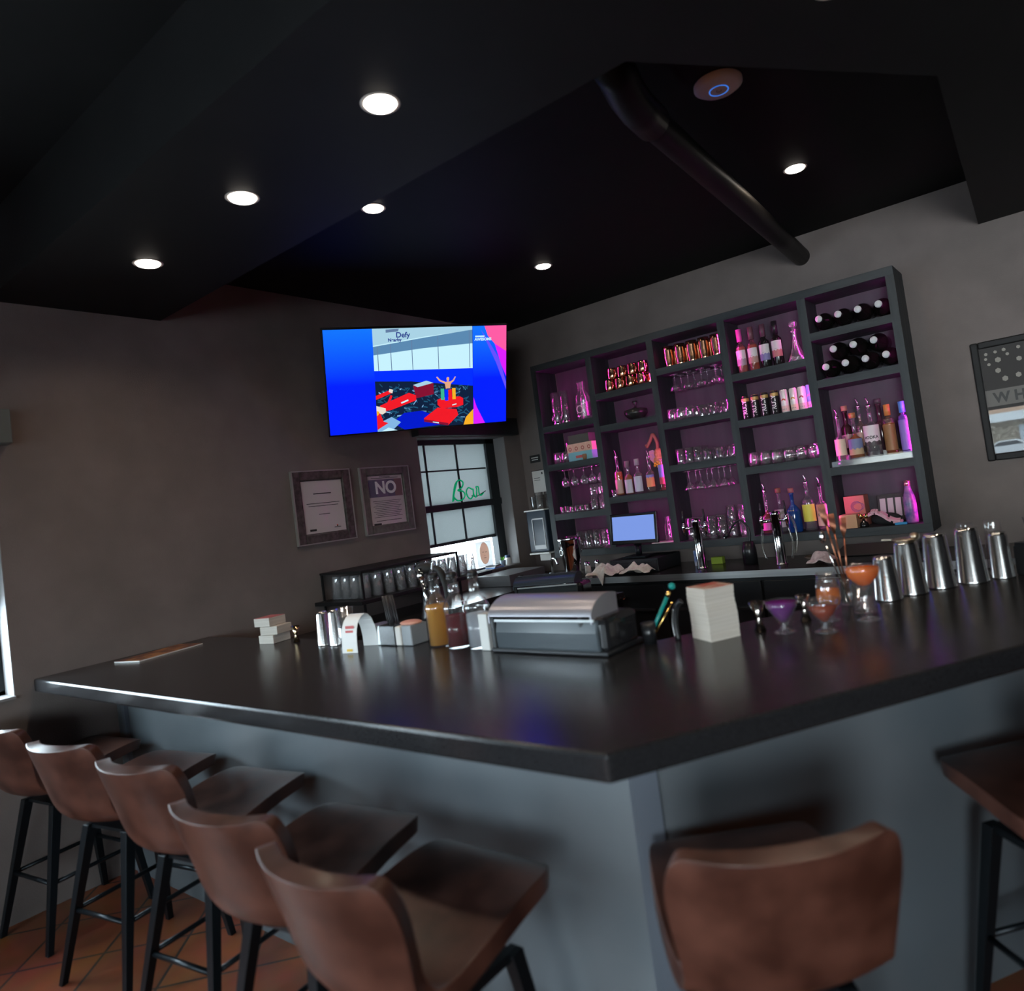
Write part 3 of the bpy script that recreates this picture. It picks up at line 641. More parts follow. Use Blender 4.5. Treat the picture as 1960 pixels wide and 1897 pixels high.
sg = P('rocks', rocks)
row(sg, [(.556, -.2, 1.881), (.64, -.2, 1.881)], 'small stemless glass, %s beside the light blue box', 'glass', words=['left one', 'right one'])
row(sg, [(.635, -.12, 1.981)], 'small stemless glass stacked %s left of the grey box', 'glass', words=['just'])
bx = lambda n, lo, hi, m_, lab, cat, g_=None, bev=.002, rz=0: tag(MB().box((0, 0, (hi[2]-lo[2])/2), [b-a for a, b in zip(lo, hi)]).build(n, m_, loc=((lo[0]+hi[0])/2, (lo[1]+hi[1])/2, lo[2]), bevel=bev, rz=rz), lab, cat, g_)
bb = thing('carton_box', (.84, -.20, 1.881), 'light blue flat carton under the row of peach boxes', 'box')
MB().box((0, 0, .036), (.24, .15, .072)).build('carton', mat('light_blue_card', (.22, .50, .58), .6), bb, bevel=.002); MB().box((-.01, -.0755, .03), (.07, .001, .022)).build('red_print', mat('red_print', (.6, .12, .12), .6), bb)
pk = None
for i in range(4):
    x = .735+i*.064
    if not pk:
        pk = thing('tea_box', (x, -.21, 1.954), 'peach tea box, first from the left on the blue carton', 'box', 'peach boxes on the blue carton')
        MB().box((0, 0, .036), (.062, .10, .072)).build('carton', mat('peach_card', (.75, .46, .36), .6), pk, bevel=.001)
        MB().lathe([(.009, 0), (.017, 0)], 16, Matrix.Translation((0, -.0506, .030)) @ Matrix.Rotation(PI/2, 4, 'X')).build('printed_circle', mat('rust_print', (.45, .12, .10), .6), pk)
    else: dup(pk, (x, -.21, 1.954), 'peach tea box, %s from the left on the blue carton' % ORD[i])
bx('tin_box', (.72, -.25, 2.027), (.93, -.13, 2.10), mat('grey_green_tin', (.10, .10, .09), .4), 'dark grey box lying on top of the peach boxes', 'box')
tag(MB().lathe([(0, 0), (.015, 0), (.019, .012), (.021, .03), (.018, .045), (0, .045)], 16).build('cork_stopper', mat('cork', (.30, .17, .09), .8), loc=(.885, -.277, 1.881)), 'brown cork stopper before the light blue carton', 'stopper')

row(P('wineg', wineg), [(x, -.2, 1.8245) for x in (.60, .70, .80, .885, .975)], 'wine glass hanging upside down, %s from the left under the second board', 'glass', 'hanging wine glasses in the left column')
row(P('shot', shot), [(.542+i*.052, -.22, 1.456) for i in range(6)], 'shot glass on the third left board, %s from the left', 'glass', 'shot glasses')
row(P('shot', shot), [(.55+i*.052, -.16, 1.456) for i in range(5)], 'shot glass in the second line of shots, %s from the left', 'glass', 'shot glasses')
row(P('high', highb), [(.89, -.23, 1.456), (.975, -.23, 1.456)], 'tumbler at the right end of the shot glasses, %s', 'glass', words=['left one', 'right one'])
row(P('rocks', rocks), [(.885, -.2, 1.572), (.97, -.2, 1.572)], 'glass stacked on a tumbler by the shots, %s', 'glass', words=['left one', 'right one'])
row(P('high', highb), [(x, -.2, SB) for x in (.552, .626)], 'short glass on the bottom left board, %s from the left', 'glass', 'short glasses bottom left')
row(P('pint', pint), [(.712+i*.083, -.240, SB) for i in range(4)], 'pint glass on the bottom left board, %s from the left', 'glass', 'pint glasses bottom left')
row(P('pint', pint), [(.700+i*.083, -.150, SB) for i in range(4)], 'pint glass in the rear line bottom left, %s from the left', 'glass', 'pint glasses bottom left')

# column two: copper mugs, lidded bowl, bottles
def mug():
    r = bpy.data.objects.new('copper_mug', None); COL.objects.link(r)
    MB().lathe([(0, 0), (.034, 0), (.041, .012), (.043, .045), (.038, .085), (.040, .095), (.038, .095), (.036, .085), (.040, .045), (.038, .014), (0, .004)], 24).build('mug_body', copper_m, r)
    MB().tube([(.038+.028*math.sin(a), 0, .048-.03*math.cos(a)) for a in [i*PI/8 for i in range(9)]], .004, 8).build('handle', copper_m, r)
    return r
mg = P('mug', mug); mg.rotation_euler.z = -.6
row(mg, [(1.185+i*.098, -.22, 2.386) for i in range(4)], 'shiny copper mug in the lower tier, %s from the left', 'mug', 'copper mugs')
row(mg, [(1.21+i*.095, -.20, 2.482) for i in range(4)], 'shiny copper mug in the stacked upper tier, %s from the left', 'mug', 'copper mugs')
row(mg, [(1.20+i*.098, -.11, 2.386) for i in range(4)], 'shiny copper mug standing behind the lower tier, %s from the left', 'mug', 'copper mugs')
bw_ = thing('lidded_bowl', (1.36, -.17, 2.124), 'dark metal bowl with knobbed lid below the copper mugs', 'bowl')
dm = mat('dark_pewter', (.05, .055, .05), .28, .5)
MB().lathe([(0, 0), (.045, 0), (.045, .012), (.06, .018), (.092, .05), (.094, .066), (.088, .074), (0, .074)], 28).build('bowl', dm, bw_)
MB().lathe([(.096, .070), (.090, .088), (.040, .098), (.012, .104), (.010, .125), (.022, .140), (.018, .158), (0, .162)], 28).build('lid', dm, bw_)

BOTS = {}
def bottle(loc, label, h=.30, r=.036, neck=.013, sh=.60, glass=(1, 1, 1), liquid=None, fill=.8, labc=None, lab=(.15, .45), cap=None, caph=.03, pour=False, cat='bottle', group=None, txt=None, txtc=None, square=False, lab2=None, name='liquor_bottle', rz=0, opaque=False, shoulder=.12, txs=.02):
    b = thing(name, loc, label, cat, group, rz)
    H = h; hs = H*sh; n = 8 if square else 24
    body = [(0, 0), (r*.92, 0), (r, .006), (r, hs), (r*.93, hs+H*.04), (r*.55, hs+H*shoulder*.7), (neck, hs+H*shoulder), (neck, H*.93), (neck*1.25, H*.94), (neck*1.25, H)]
    inn = [(max(x-.0028, 0), max(z, .008)) for x, z in body[1:]][::-1]
    if opaque:
        MB().lathe(body+[(0, H)], n).build('bottle_body', mat('opaque_'+'_'.join('%d' % (c*99) for c in glass), glass, .12, spec=.6), b)
    else:
        MB().lathe(body+inn+[(0, .008)], n).build('bottle_body', glassm('glass_'+'_'.join('%d' % (c*99) for c in glass), glass), b)
        if liquid:
            k = fill*H; L = [(0, .0085), (r-.0035, .0085)]
            for x, z in body[3:]:
                if z < k: L.append((max(x-.0035, .004), z))
                else: break
            L += [(L[-1][0] if k < hs else max(neck-.0035, .004) if k > hs+H*shoulder else L[-1][0]*.8, k), (0, k)]
            MB().lathe(L, n).build('liquid', liquidm('liq_'+'_'.join('%d' % (c*99) for c in liquid), liquid, .55 if min(liquid) < .6 else .12), b)
    if labc:
        z0, z1 = lab[0]*H, lab[1]*H
        f = MB(); rr = r*1.012+.0003; k = 14
        for i in range(k):
            a0 = -PI/2-1.25+2.5*i/k; a1 = -PI/2-1.25+2.5*(i+1)/k
            f.face([(rr*math.cos(a0), rr*math.sin(a0), z0), (rr*math.cos(a1), rr*math.sin(a1), z0), (rr*math.cos(a1), rr*math.sin(a1), z1), (rr*math.cos(a0), rr*math.sin(a0), z1)])
        f.build('paper_label', mat('lab_'+'_'.join('%d' % (c*99) for c in labc), labc, .5), b)
        if lab2:
            f = MB(); zm = z0+(z1-z0)*lab2[1]; rr += .0004
            for i in range(k):
                a0 = -PI/2-1.25+2.5*i/k; a1 = -PI/2-1.25+2.5*(i+1)/k; w0 = .012*abs(math.sin(i*.9)); w1 = .012*abs(math.sin((i+1)*.9))
                f.face([(rr*math.cos(a0), rr*math.sin(a0), z0), (rr*math.cos(a1), rr*math.sin(a1), z0), (rr*math.cos(a1), rr*math.sin(a1), zm+w1), (rr*math.cos(a0), rr*math.sin(a0), zm+w0)])
            f.build('label_art', mat('lab_'+'_'.join('%d' % (c*99) for c in lab2[0]), lab2[0], .5), b)
    if txt:
        R = r*1.02+.0012
        text(txt, txs, mat('txt_'+'_'.join('%d' % (c*99) for c in (txtc or (.03, .03, .03))), txtc or (.03, .03, .03), .5), b, Matrix.Identity(4), depth=.0002,
             bend=lambda p: (R*math.sin(p.x/R), -R*math.cos(p.x/R)-p.z, (lab[0]+lab[1])/2*H+p.y), bold=.0008)
    if cap:
        MB().lathe([(0, H+.001), (neck*1.4, H+.001), (neck*1.4, H-caph), (neck*1.28, H-caph)][::-1] if caph > .035 else [(neck*1.05, H-.004), (neck*1.5, H-.002), (neck*1.5, H+caph), (0, H+caph)], 16).build('cap', mat('cap_'+'_'.join('%d' % (c*99) for c in cap), cap, .35), b)
    if pour:
        pb_ = MB().lathe([(neck*.7, H-.01), (neck*1.1, H), (neck*1.1, H+.012), (.004, H+.018), (0, H+.018)], 12).build('pourer', blackplastic_m if pour == 2 else steel_m, b)
        MB().tube([(0, 0, H+.012), (0, 0, H+.035), (-.006, 0, H+.052), (-.014, 0, H+.062)], .0035, 8).build('pour_spout', chrome_m, pb_)
    return b
AM = (.95, .38, .08); DK = (.03, .012, .008)
bottle((1.155, -.23, 1.543), 'orange whiskey bottle with pourer, leftmost in the second column', .31, .034, .013, .58, liquid=AM, labc=(.50, .36, .30), lab=(.06, .42), pour=1, fill=.62)
bottle((1.245, -.23, 1.543), 'clear bottle with dark cap and pale label, second from left in column two', .27, .035, .014, .50, labc=(.58, .55, .62), lab=(.05, .45), cap=(.25, .15, .2), caph=.05, liquid=(.8, .35, .12), fill=.6)
bottle((1.335, -.23, 1.543), 'clear bottle with lilac label, third from left in column two', .275, .038, .014, .52, labc=(.55, .53, .66), lab=(.06, .5), cap=(.4, .38, .4), caph=.05, liquid=(.95, .95, .95), fill=.6)
bottle((1.445, -.23, 1.543), 'clear bottle with colourful label and pourer before the fairy ornament', .27, .036, .013, .52, labc=(.20, .20, .55), lab=(.15, .5), lab2=((.8, .28, .12), .7), pour=1, liquid=(.9, .8, .7), fill=.6)
bottle((1.545, -.22, 1.543), 'slim bottle with blue and red label at the right of column two', .25, .027, .012, .62, labc=(.30, .25, .75), lab=(.2, .8), lab2=((.75, .08, .15), .3), liquid=(.9, .2, .2))
row(P('shot', shot), [(1.125, -.275, 1.543)], 'shot glass alone at the %s of the orange whiskey bottle', 'glass', words=['foot'])
fg = thing('fairy_ornament', (1.455, -.10, 1.543), 'dancing ornament with raised bent leg, pink wings and yellow beads', 'ornament')
mo = mat('orange_clay', (.30, .13, .08), .6); fg.scale = (.85, .85, .9)
MB().tube(curve_pts([(.01, 0, .34), (.02, 0, .42), (.0, 0, .485), (-.02, 0, .50), (-.045, 0, .46), (-.075, 0, .42), (-.09, 0, .405), (-.095, 0, .425)], 5), .016, 10).build('raised_leg', mo, fg)
MB().sphere((.02, 0, .33), .045, 14, (1, .7, 1.1)).sphere((.02, -.01, .27), .05, 14, (1.1, .6, .8)).build('body', noise_mat('ochre_clay', (.45, .20, .08), (.60, .34, .16), 40), fg)
for sgn in (-1, 1):
    MB().prism([(0, -.04), (sgn*.05, -.06), (sgn*.085, -.02), (sgn*.085, .05), (sgn*.04, .06), (0, .02)], -.004, .004, Matrix.Translation((.02+sgn*.015, .0, .31)) @ FRONT).build('wing', noise_mat('pink_wing', (.72, .34, .36), (.5, .3, .5), 60), fg, bevel=.003)
k = MB()
for i in range(14): k.sphere((.02+.055*math.cos(i*2.4)*((i+3)/17), -.03+.01*(i % 3), .235+.022*math.sin(i*2.4)), .011, 8)
k.build('beads', mat('yellow_bead', (.75, .45, .03), .3), fg)
MB().cyl((.02, 0, 0), (.02, 0, .24), .010).cyl((.02, 0, 0), (.02, 0, .01), .035, n=20).build('stand', mo, fg)
jr = thing('glass_jar', (1.52, -.19, SB), 'round clear glass jar right of the register screen', 'jar')
MB().lathe([(0, 0), (.035, 0), (.040, .02), (.040, .12), (.025, .15), (.025, .19), (.030, .195), (.027, .195), (.022, .19), (.022, .15), (.037, .12), (.037, .02), (0, .006)], 24).build('jar_body', glass_m, jr)

# column three
def jcup(): return MB().lathe([(0, 0), (.032, 0), (.036, .006), (.034, .02), (.040, .07), (.038, .13), (.043, .160), (.041, .160), (.036, .13), (.038, .07), (.032, .02), (0, .008)], 24).build('copper_cup', copper_m)
two_rows('jcup', jcup, [1.735+i*.098 for i in range(5)], 2.469, -.21, .10, 'tall copper cup in the third column', 'cup', 'tall copper cups')
two_rows('coupeh', coupeh, [1.755, 1.865, 1.975, 2.09], 2.4125, -.21, .10, 'coupe glass hanging under the copper cups', 'glass', 'hanging coupe glasses')
two_rows('rocks', rocks, [1.70+i*.075 for i in range(3)], 2.052, -.22, .10, 'rocks glass, second board of column three', 'glass', 'rocks glasses in column three')
two_rows('vglass', vglass, [1.945+i*.094 for i in range(3)], 2.052, -.22, .11, 'v-shaped cocktail glass, second board of column three', 'glass', 'v-shaped glasses in column three')
two_rows('high', highb, [1.72+i*.073 for i in range(3)], 1.724, -.22, .10, 'straight glass, third board of column three', 'glass', 'straight glasses in column three')
two_rows('vglass', vglass, [1.945+i*.094 for i in range(3)], 1.724, -.22, .11, 'v-shaped cocktail glass, third board of column three', 'glass', 'v-shaped glasses in column three')
two_rows('martinih', martinih, [1.76+i*.095 for i in range(4)], 1.6675, -.21, .11, 'martini glass hanging low in column three', 'glass', 'hanging martini glasses')
two_rows('facet', faceted, [1.72+i*.085 for i in range(4)], SB, -.21, .10, 'tall tumbler, bottom board of column three', 'glass', 'tall tumblers in column three')
row(P('high', highb), [(2.055, -.21, SB), (2.14, -.21, SB)], 'tumbler at the right of the tall tumblers, lower %s', 'glass', words=['left', 'right'])
row(P('high', highb), [(2.055, -.21, SB+.116), (2.14, -.21, SB+.116)], 'tumbler stacked at the right of the tall tumblers, upper %s', 'glass', words=['left', 'right'])

for xs, z, nm in (((.60, .70, .80, .885, .975), 1.829, 'wine glasses of column one'), ((1.755, 1.865, 1.975, 2.09), 2.417, 'hanging coupes of column three'), ((1.76, 1.855, 1.95, 2.045), 1.672, 'hanging martini glasses of column three')):
    k = MB(); xm = (xs[0]+xs[-1])/2; e = sorted([x-.021 for x in xs]+[x+.021 for x in xs])
    for x in e: k.cyl((x-xm, -.09, 0), (x-xm, .13, 0), .0018, n=6)
    k.cyl((e[0]-xm, .13, 0), (e[-1]-xm, .13, 0), .0018, n=6)
    for x in (e[0], e[-1]): k.cyl((x-xm, .13, 0), (x-xm, .13, .0095), .002, n=6)
    tag(k.build('hanger_rail', chrome_m, loc=(xm, -.17, z-.0105)), 'thin chrome wire rack holding the %s' % nm, 'rack')

# column four
wl = (.66, .63, .64)
bottle((2.300, -.2, 2.30), 'wine bottle with pink cap and white label, leftmost of the four', .322, .036, .014, .58, liquid=(.95, .55, .50), glass=(1, .9, .85), labc=wl, lab=(.18, .52), cap=(.75, .10, .45), caph=.09, lab2=((.35, .28, .33), .35), fill=.6, name='wine_bottle', txt='· · ·', txs=.012)
bottle((2.386, -.2, 2.30), 'rose wine bottle with dark capsule, second of the four', .318, .036, .014, .58, liquid=(.95, .35, .25), glass=(1, .9, .85), labc=wl, lab=(.18, .52), cap=(.16, .07, .09), caph=.09, lab2=((.45, .25, .22), .35), fill=.6, name='wine_bottle', txt='· · ·', txs=.012)
bottle((2.473, -.2, 2.30), 'dark wine bottle with blue mountain label, third of the four', .316, .037, .014, .58, glass=(.012, .012, .012), opaque=True, labc=wl, lab=(.18, .54), cap=(.10, .05, .07), caph=.09, lab2=((.22, .20, .42), .35), name='wine_bottle', txt='· · ·', txs=.012)
bottle((2.561, -.2, 2.30), 'dark wine bottle with red mountain label beside the decanter', .316, .037, .014, .58, glass=(.012, .010, .010), opaque=True, labc=wl, lab=(.20, .56), cap=(.015, .015, .018), caph=.09, lab2=((.5, .18, .18), .35), name='wine_bottle', txt='· · ·', txs=.012)
dc = thing('crystal_decanter', (2.688, -.2, 2.30), 'crystal decanter with round cut stopper beside the wine bottles', 'decanter')
cg = shelf_glass()
MB().lathe([(0, 0), (.070, 0), (.073, .006), (.055, .04), (.030, .10), (.019, .15), (.017, .20), (.030, .222), (.027, .222), (.013, .20), (.015, .15), (.026, .10), (.050, .042), (.062, .012), (0, .010)], 14).build('decanter_body', cg, dc)
s_ = MB().sphere((0, 0, .262), .030, 10).cyl((0, 0, .195), (0, 0, .236), .010, .014); s_.build('stopper', cg, dc, norm=True)
# cans
def can(loc, label, r, h, body, top, txt=None, art=None, grp=None):
    c = thing('drink_can', loc, label, 'can', grp)
    MB().lathe([(0, 0), (r*.75, 0), (r, .008), (r, h-.012), (r*.86, h)], 24).build('can_body', mat('can_'+'_'.join('%d' % (q*99) for q in body), body, .35, .2), c)
    MB().lathe([(r*.86, h), (r*.88, h+.002), (r*.8, h-.003), (0, h-.003)], 24).build('can_lid', gold_m if top else steel_m, c)
    R = r+.0012
    if txt:
        text(txt, .042, mat('can_lettering', (.78, .76, .74), .4), c, Matrix.Identity(4), depth=.0002, bold=.0012,
             bend=lambda p: (R*math.sin(-(p.y)/R), -R*math.cos(-(p.y)/R)-p.z, h*.44+p.x))
        MB().lathe([(r*1.005, h*.78), (r*1.005, h-.014)], 24).build('coloured_band', mat('can_band', (.55, .35, .12), .4, .3), c)
    if art:
        f = MB()
        for i in range(10):
            a0, a1 = PI*i/10, PI*(i+1)/10
            q = []
            for rr, aa in ((.016, a0), (.016, a1), (.007, a1), (.007, a0)):
                x, z = rr*math.cos(aa), rr*math.sin(aa)+h*.52; q.append((R*math.sin(x/R), -R*math.cos(x/R), z))
            f.face(q)
        f.build('printed_arch', mat('art_'+'_'.join('%d' % (q*99) for q in art), art, .5), c)
        f = MB()
        for j in range(3): f.face([(R*math.sin((x)/R), -R*math.cos(x/R), z) for x, z in ((-.014+j*.011, h*.13), (-.008+j*.011, h*.13), (-.008+j*.011, h*.17), (-.014+j*.011, h*.17))])
        f.build('printed_marks', mat('art_grey', (.3, .25, .25), .5), c)
        MB().lathe([(r*1.004, .010), (r*1.004, h*.30)], 24).build('tinted_base', mat('base_'+'_'.join('%d' % (q*99) for q in art), tuple(.45+.5*q for q in art), .4), c)
    return c
for i, x in enumerate((2.285, 2.355, 2.425, 2.497)):
    can((x, -.22, 1.968), 'black can lettered TRULY, %s from the left' % ORD[i], .0285, .165, (.02, .018, .02), 1, 'TRULY', grp='black cans')
for i, (x, a) in enumerate(((2.564, (.65, .12, .05)), (2.625, (.72, .30, .08)), (2.680, (.40, .05, .08)))):
    can((x, -.22+.012*i, 1.968), 'slim white can with %s arch print, %s white can from the left' % (('orange', 'amber', 'maroon')[i], ORD[i]), .027, .160, (.80, .74, .70), 0, art=a)
can((2.672, -.155, 1.968), 'slim white can with red arch print behind the maroon arch can', .026, .160, (.80, .74, .74), 0, art=(.55, .05, .12))
can((2.727, -.175, 1.968), 'slim pastel can with blue and pink print at the right end', .026, .165, (.25, .40, .80), 0, art=(.85, .25, .6))
two_rows('rocks', rocks, [2.286+i*.085 for i in range(6)], 1.631, -.22, .10, 'stemless glass below the cans', 'glass', 'stemless glasses below the cans')
bottle((2.325, -.22, SB), 'dark liqueur bottle with red shield label and pourer, bottom of column four', .30, .045, .013, .38, liquid=(.5, .05, .05), labc=(.7, .08, .42), lab=(.1, .36), pour=1, fill=.55)
bottle((2.415, -.20, SB), 'clear bottle with pale pink label, second in the bottom of column four', .285, .038, .013, .50, liquid=(.95, .9, .95), labc=(.50, .38, .42), lab=(.14, .58), cap=(.35, .12, .10), fill=.6)
bottle((2.512, -.22, SB), 'deep blue glass bottle with gold print, bottom of column four', .275, .049, .013, .50, glass=(.01, .05, .22), opaque=True, cap=(.35, .12, .12), shoulder=.2, txt='* * *\n\n*', txtc=(.6, .5, .2), lab=(.2, .7), txs=.022)
bottle((2.618, -.21, SB), 'tall clear bottle with yellow and orange label and pourer', .325, .044, .014, .62, liquid=(.97, .97, .97), labc=(.78, .70, .10), lab=(.20, .56), lab2=None, pour=1, fill=.6)
bottle((2.712, -.235, SB), 'bottle with pink label lettered FLA and pourer, right end of column four', .30, .037, .013, .56, liquid=(.95, .85, .8), labc=(.80, .42, .38), lab=(.10, .58), pour=2, fill=.5, txt='FLA', txs=.030)

# column five: bottles lying down
def lying():
    b = bpy.data.objects.new('lying_wine_bottle', None); COL.objects.link(b)
    M = Matrix.Rotation(PI/2, 4, 'X')
    MB().lathe([(0, 0), (.050, 0), (.058, .006), (.058, .13), (.050, .155), (.022, .19), (.017, .21), (.017, .262)], 28, M).build('bottle_body', mat('black_bottle_glass', (.006, .006, .005), .09, spec=.7), b)
    MB().lathe([(.018, .215), (.0185, .258), (.018, .262)], 20, M).build('neck_sleeve', mat('black_foil', (.02, .02, .02), .35), b)
    MB().lathe([(.0185, .258), (.0225, .262), (.0225, .268), (0, .269)], 20, M).build('capsule_end', mat('pale_capsule', (.62, .64, .66), .45), b)
    return b
lb = P('lying', lying)
row(lb, [(x, -.020, 2.538) for x in (2.886, 3.009, 3.132)]+[(3.256, -.020, 2.538)], 'dark bottle lying neck outward in the top right cubby, %s from the left', 'bottle', 'bottles lying in the top right cubby')
row(lb, [(x, -.020, 2.216) for x in (2.885, 3.009, 3.132, 3.255)], 'dark bottle lying in the lower row of the second cubby, %s from the left', 'bottle', 'bottles lying in the second cubby')
row(lb, [(x, -.020, 2.322) for x in (2.948, 3.073, 3.197)], 'dark bottle lying on top in the second cubby, %s from the left', 'bottle', 'bottles lying in the second cubby')
for z, nm in ((2.454, 'topmost'), (2.137, 'second')):
    m_ = MB()
    for y in (-.06, -.15): m_.box((0, y, .009), (.49, .012, .018))
    tag(m_.build('bottle_rack', blackmetal_m, loc=(3.07, 0, z)), 'low black rack rails under the lying bottles in the %s cubby' % nm, 'rack')
rs = thing('bottle_riser', (3.07, -.17, 1.551), 'clear stepped riser under the spirit bottles of column five', 'riser')
MB().box((0, -.05, .018), (.48, .12, .036)).build('front_step', pane('acrylic', (.85, .88, .9), .18, .1), rs); MB().box((0, .07, .035), (.48, .11, .07)).build('rear_step', pane('acrylic', (1, 1, 1)), rs)
zr, zb = 1.588, 1.622
bottle((2.89, -.225, zr), 'pink lit spirit bottle with cream label and pourer, leftmost in column five', .285, .036, .013, .50, liquid=(.9, .75, .7), labc=(.65, .50, .38), lab=(.12, .5), pour=1, fill=.5)
bottle((2.915, -.115, zb), 'dark bottle with cork top behind the leftmost spirit bottle', .30, .036, .014, .58, glass=(.03, .012, .012), opaque=True, cap=(.45, .22, .15), labc=(.3, .22, .2))
bottle((2.985, -.225, zr), 'round amber whiskey bottle with blue swirl label, column five', .272, .046, .014, .44, liquid=(.85, .30, .08), labc=(.16, .18, .32), lab=(.10, .48), lab2=((.5, .34, .2), .3), cap=(.5, .18, .08), fill=.6)
bottle((3.005, -.115, zb), 'clear bottle with tan label and pourer behind the amber whiskey', .305, .036, .013, .55, liquid=(.9, .7, .6), labc=(.5, .36, .28), pour=1)
bottle((3.092, -.225, zr), 'square-shouldered clear bottle with white label lettered VODKA and pourer', .325, .050, .014, .58, liquid=(.97, .97, .98), labc=(.68, .60, .62), lab=(.22, .62), pour=1, fill=.5, txt='\nVODKA', txs=.026, lab2=((.06, .05, .05), .14))
bottle((3.128, -.115, zb), 'dark bottle with rounded cork behind the vodka bottle', .31, .040, .015, .52, glass=(.05, .02, .03), opaque=True, cap=(.08, .06, .07), caph=.03)
bottle((3.196, -.215, zr), 'slim straight amber bottle with gold pattern and copper neck', .318, .038, .014, .68, liquid=(.85, .30, .06), glass=(1, .9, .8), labc=(.28, .13, .05), lab=(.08, .60), cap=(.55, .22, .06), caph=.07, fill=.62, shoulder=.08)
bottle((3.284, -.215, zr), 'slim purple patterned bottle with blue neck at the right end', .322, .033, .014, .68, liquid=(.55, .4, .9), glass=(.85, .8, 1), labc=(.26, .16, .55), lab=(.05, .64), cap=(.08, .25, .60), caph=.07, shoulder=.08)
# bottom right cubby
bx('cardboard_box', (2.825, -.285, SB), (2.932, -.17, 1.232), mat('kraft_card', (.50, .30, .16), .7), 'brown cardboard box in the bottom right cubby, left of the gold bells', 'box')
bx('gift_box', (2.835, -.16, SB), (2.965, -.04, 1.345), mat('rust_card', (.52, .18, .13), .6), 'rust red box standing behind the brown cardboard box', 'box')
m_ = MB()
for a in range(3): m_.tube([(.035*math.cos(t)+.008*a, -.004*a, .035*math.sin(t)*(1-.15*a)) for t in [i*PI/8 for i in range(16)]], .0018, 6, closed=True)
tag(m_.build('coiled_cord', mat('purple_cord', (.30, .14, .24), .5), loc=(2.915, -.172, 1.275)), 'loose coil of thin purple cord on the rust red box', 'cord')
jb = thing('service_bell', (2.966, -.25, SB), 'pair of small gold topped bells on a black stand', 'bell')
MB().lathe([(0, 0), (.028, 0), (.030, .01), (.024, .030), (.010, .040), (.006, .055), (0, .055)], 20).build('stand', mat('black_gloss', (.01, .01, .01), .1), jb)
for sx_ in (-.017, .017):
    bcu = MB().sphere((sx_, -.004, .070), .017, 16, (1, .7, 1)).build('bell_cup', gold_m, jb); MB().sphere((sx_, -.016, .070), .007, 10).build('clapper', mat('pale_gold', (.9, .8, .6), .2, .8), bcu)
pl = thing('sample_case', (3.135, -.125, SB+.02), 'black open case with four pale panels leaning behind the cap', 'case')
Mt = Matrix.Rotation(-.18, 4, 'X')
f = MB(); f.box((0, 0, .165), (.20, .012, .012), Mt).box((0, 0, .006), (.20, .012, .012), Mt)
for x in (-.094, -.047, 0, .047, .094): f.box((x, 0, .085), (.011, .012, .17), Mt)
f.box((0, .004, .085), (.2, .004, .17), Mt); f.build('case_frame', mat('olive_black', (.035, .03, .03), .4), pl)
for x in (-.070, -.0235, .0235, .070): MB().box((x, -.003, .085), (.035, .004, .12), Mt).build('pale_panel', mat('pale_pink_panel', (.60, .48, .52), .4), pl)
cp = thing('sun_visor', (3.10, -.235, SB), 'black cap with pale pink curved brim before the open case', 'cap')
MB().sphere((0, .01, .0405), .078, 20, (1.15, .6, .5)).build('crown', mat('black_cloth', (.012, .012, .014), .9), cp)
m_ = MB()
def brim(u, v):
    x = -.10+.2*u; return (x, -.045-.012*math.sin(PI*u)+.03*v, .075-.055*u+.018*math.sin(PI*2*u)+.012*v+.012*math.sin(PI*u))
for i in range(16):
    for t_ in (0, .004): m_.face([tuple(Vector(brim(i/16, 0))-Vector((0, t_, 0))), tuple(Vector(brim((i+1)/16, 0))-Vector((0, t_, 0))), tuple(Vector(brim((i+1)/16, 1))), tuple(Vector(brim(i/16, 1)))])
o_ = m_.build('brim', mat('pink_cloth', (.72, .42, .48), .8), cp); sd = o_.modifiers.new('solid', 'SOLIDIFY'); sd.thickness = .012
bl = bx('blue_wallet', (3.155, -.29, SB), (3.225, -.262, 1.158), mat('teal_blue', (.02, .25, .50), .5), 'small bright blue pouch at the foot of the cap', 'pouch')
wb = thing('water_bottle', (3.246, -.215, SB), 'purple and blue marbled water bottle with pink metal cap', 'bottle')
MB().lathe([(0, 0), (.034, 0), (.037, .01), (.038, .12), (.034, .165), (.020, .215), (.017, .235)], 24).build('bottle_body', noise_mat('marbled_purple', (.06, .08, .20), (.40, .16, .42), 22, .25, detail=8), wb)
MB().lathe([(.017, .235), (.0195, .238), (.0195, .268), (0, .270)], 20).build('cap', mat('pink_metal', (.8, .35, .45), .2, .8), wb)

# ================================================================== back counter with taps, register and clutter
ZC = .955
bc = thing('back_counter', (2.3, -.34, 0), 'black back-bar counter with stainless steel front edge and cooler doors', 'counter')
Mc = Matrix.Translation((-2.3, .34, 0))
MB().b2((.92, -.668, .915), (4.6, -.002, ZC), Mc).build('counter_top', noise_mat('dark_wet_counter', (.016, .016, .018), (.030, .030, .032), 12, .22), bc)
MB().b2((.92, -.675, .912), (4.6, -.668, ZC+.002), Mc).build('steel_edge', brush_m, bc)
MB().b2((.94, -.62, .08), (4.58, -.02, .912), Mc).build('cooler_body', mat('cooler_black', (.010, .011, .012), .35), bc)
for i in range(5):
    xa = .97+i*.71
    dr = MB().b2((xa, -.645, .14), (xa+.69, -.62, .885), Mc).build('cooler_door', mat('cooler_door_black', (.012, .013, .015), .3), bc, bevel=.004)
    MB().b2((xa+.08, -.672, .70), (xa+.61, -.645, .715), Mc).build('door_handle', mat('handle_black', (.02, .02, .022), .25), dr)
    MB().cyl((xa+.35, -.672, .80), (xa+.35, -.645, .80), .014).build('door_lock', chrome_m, dr, loc=(-2.3, .34, 0))
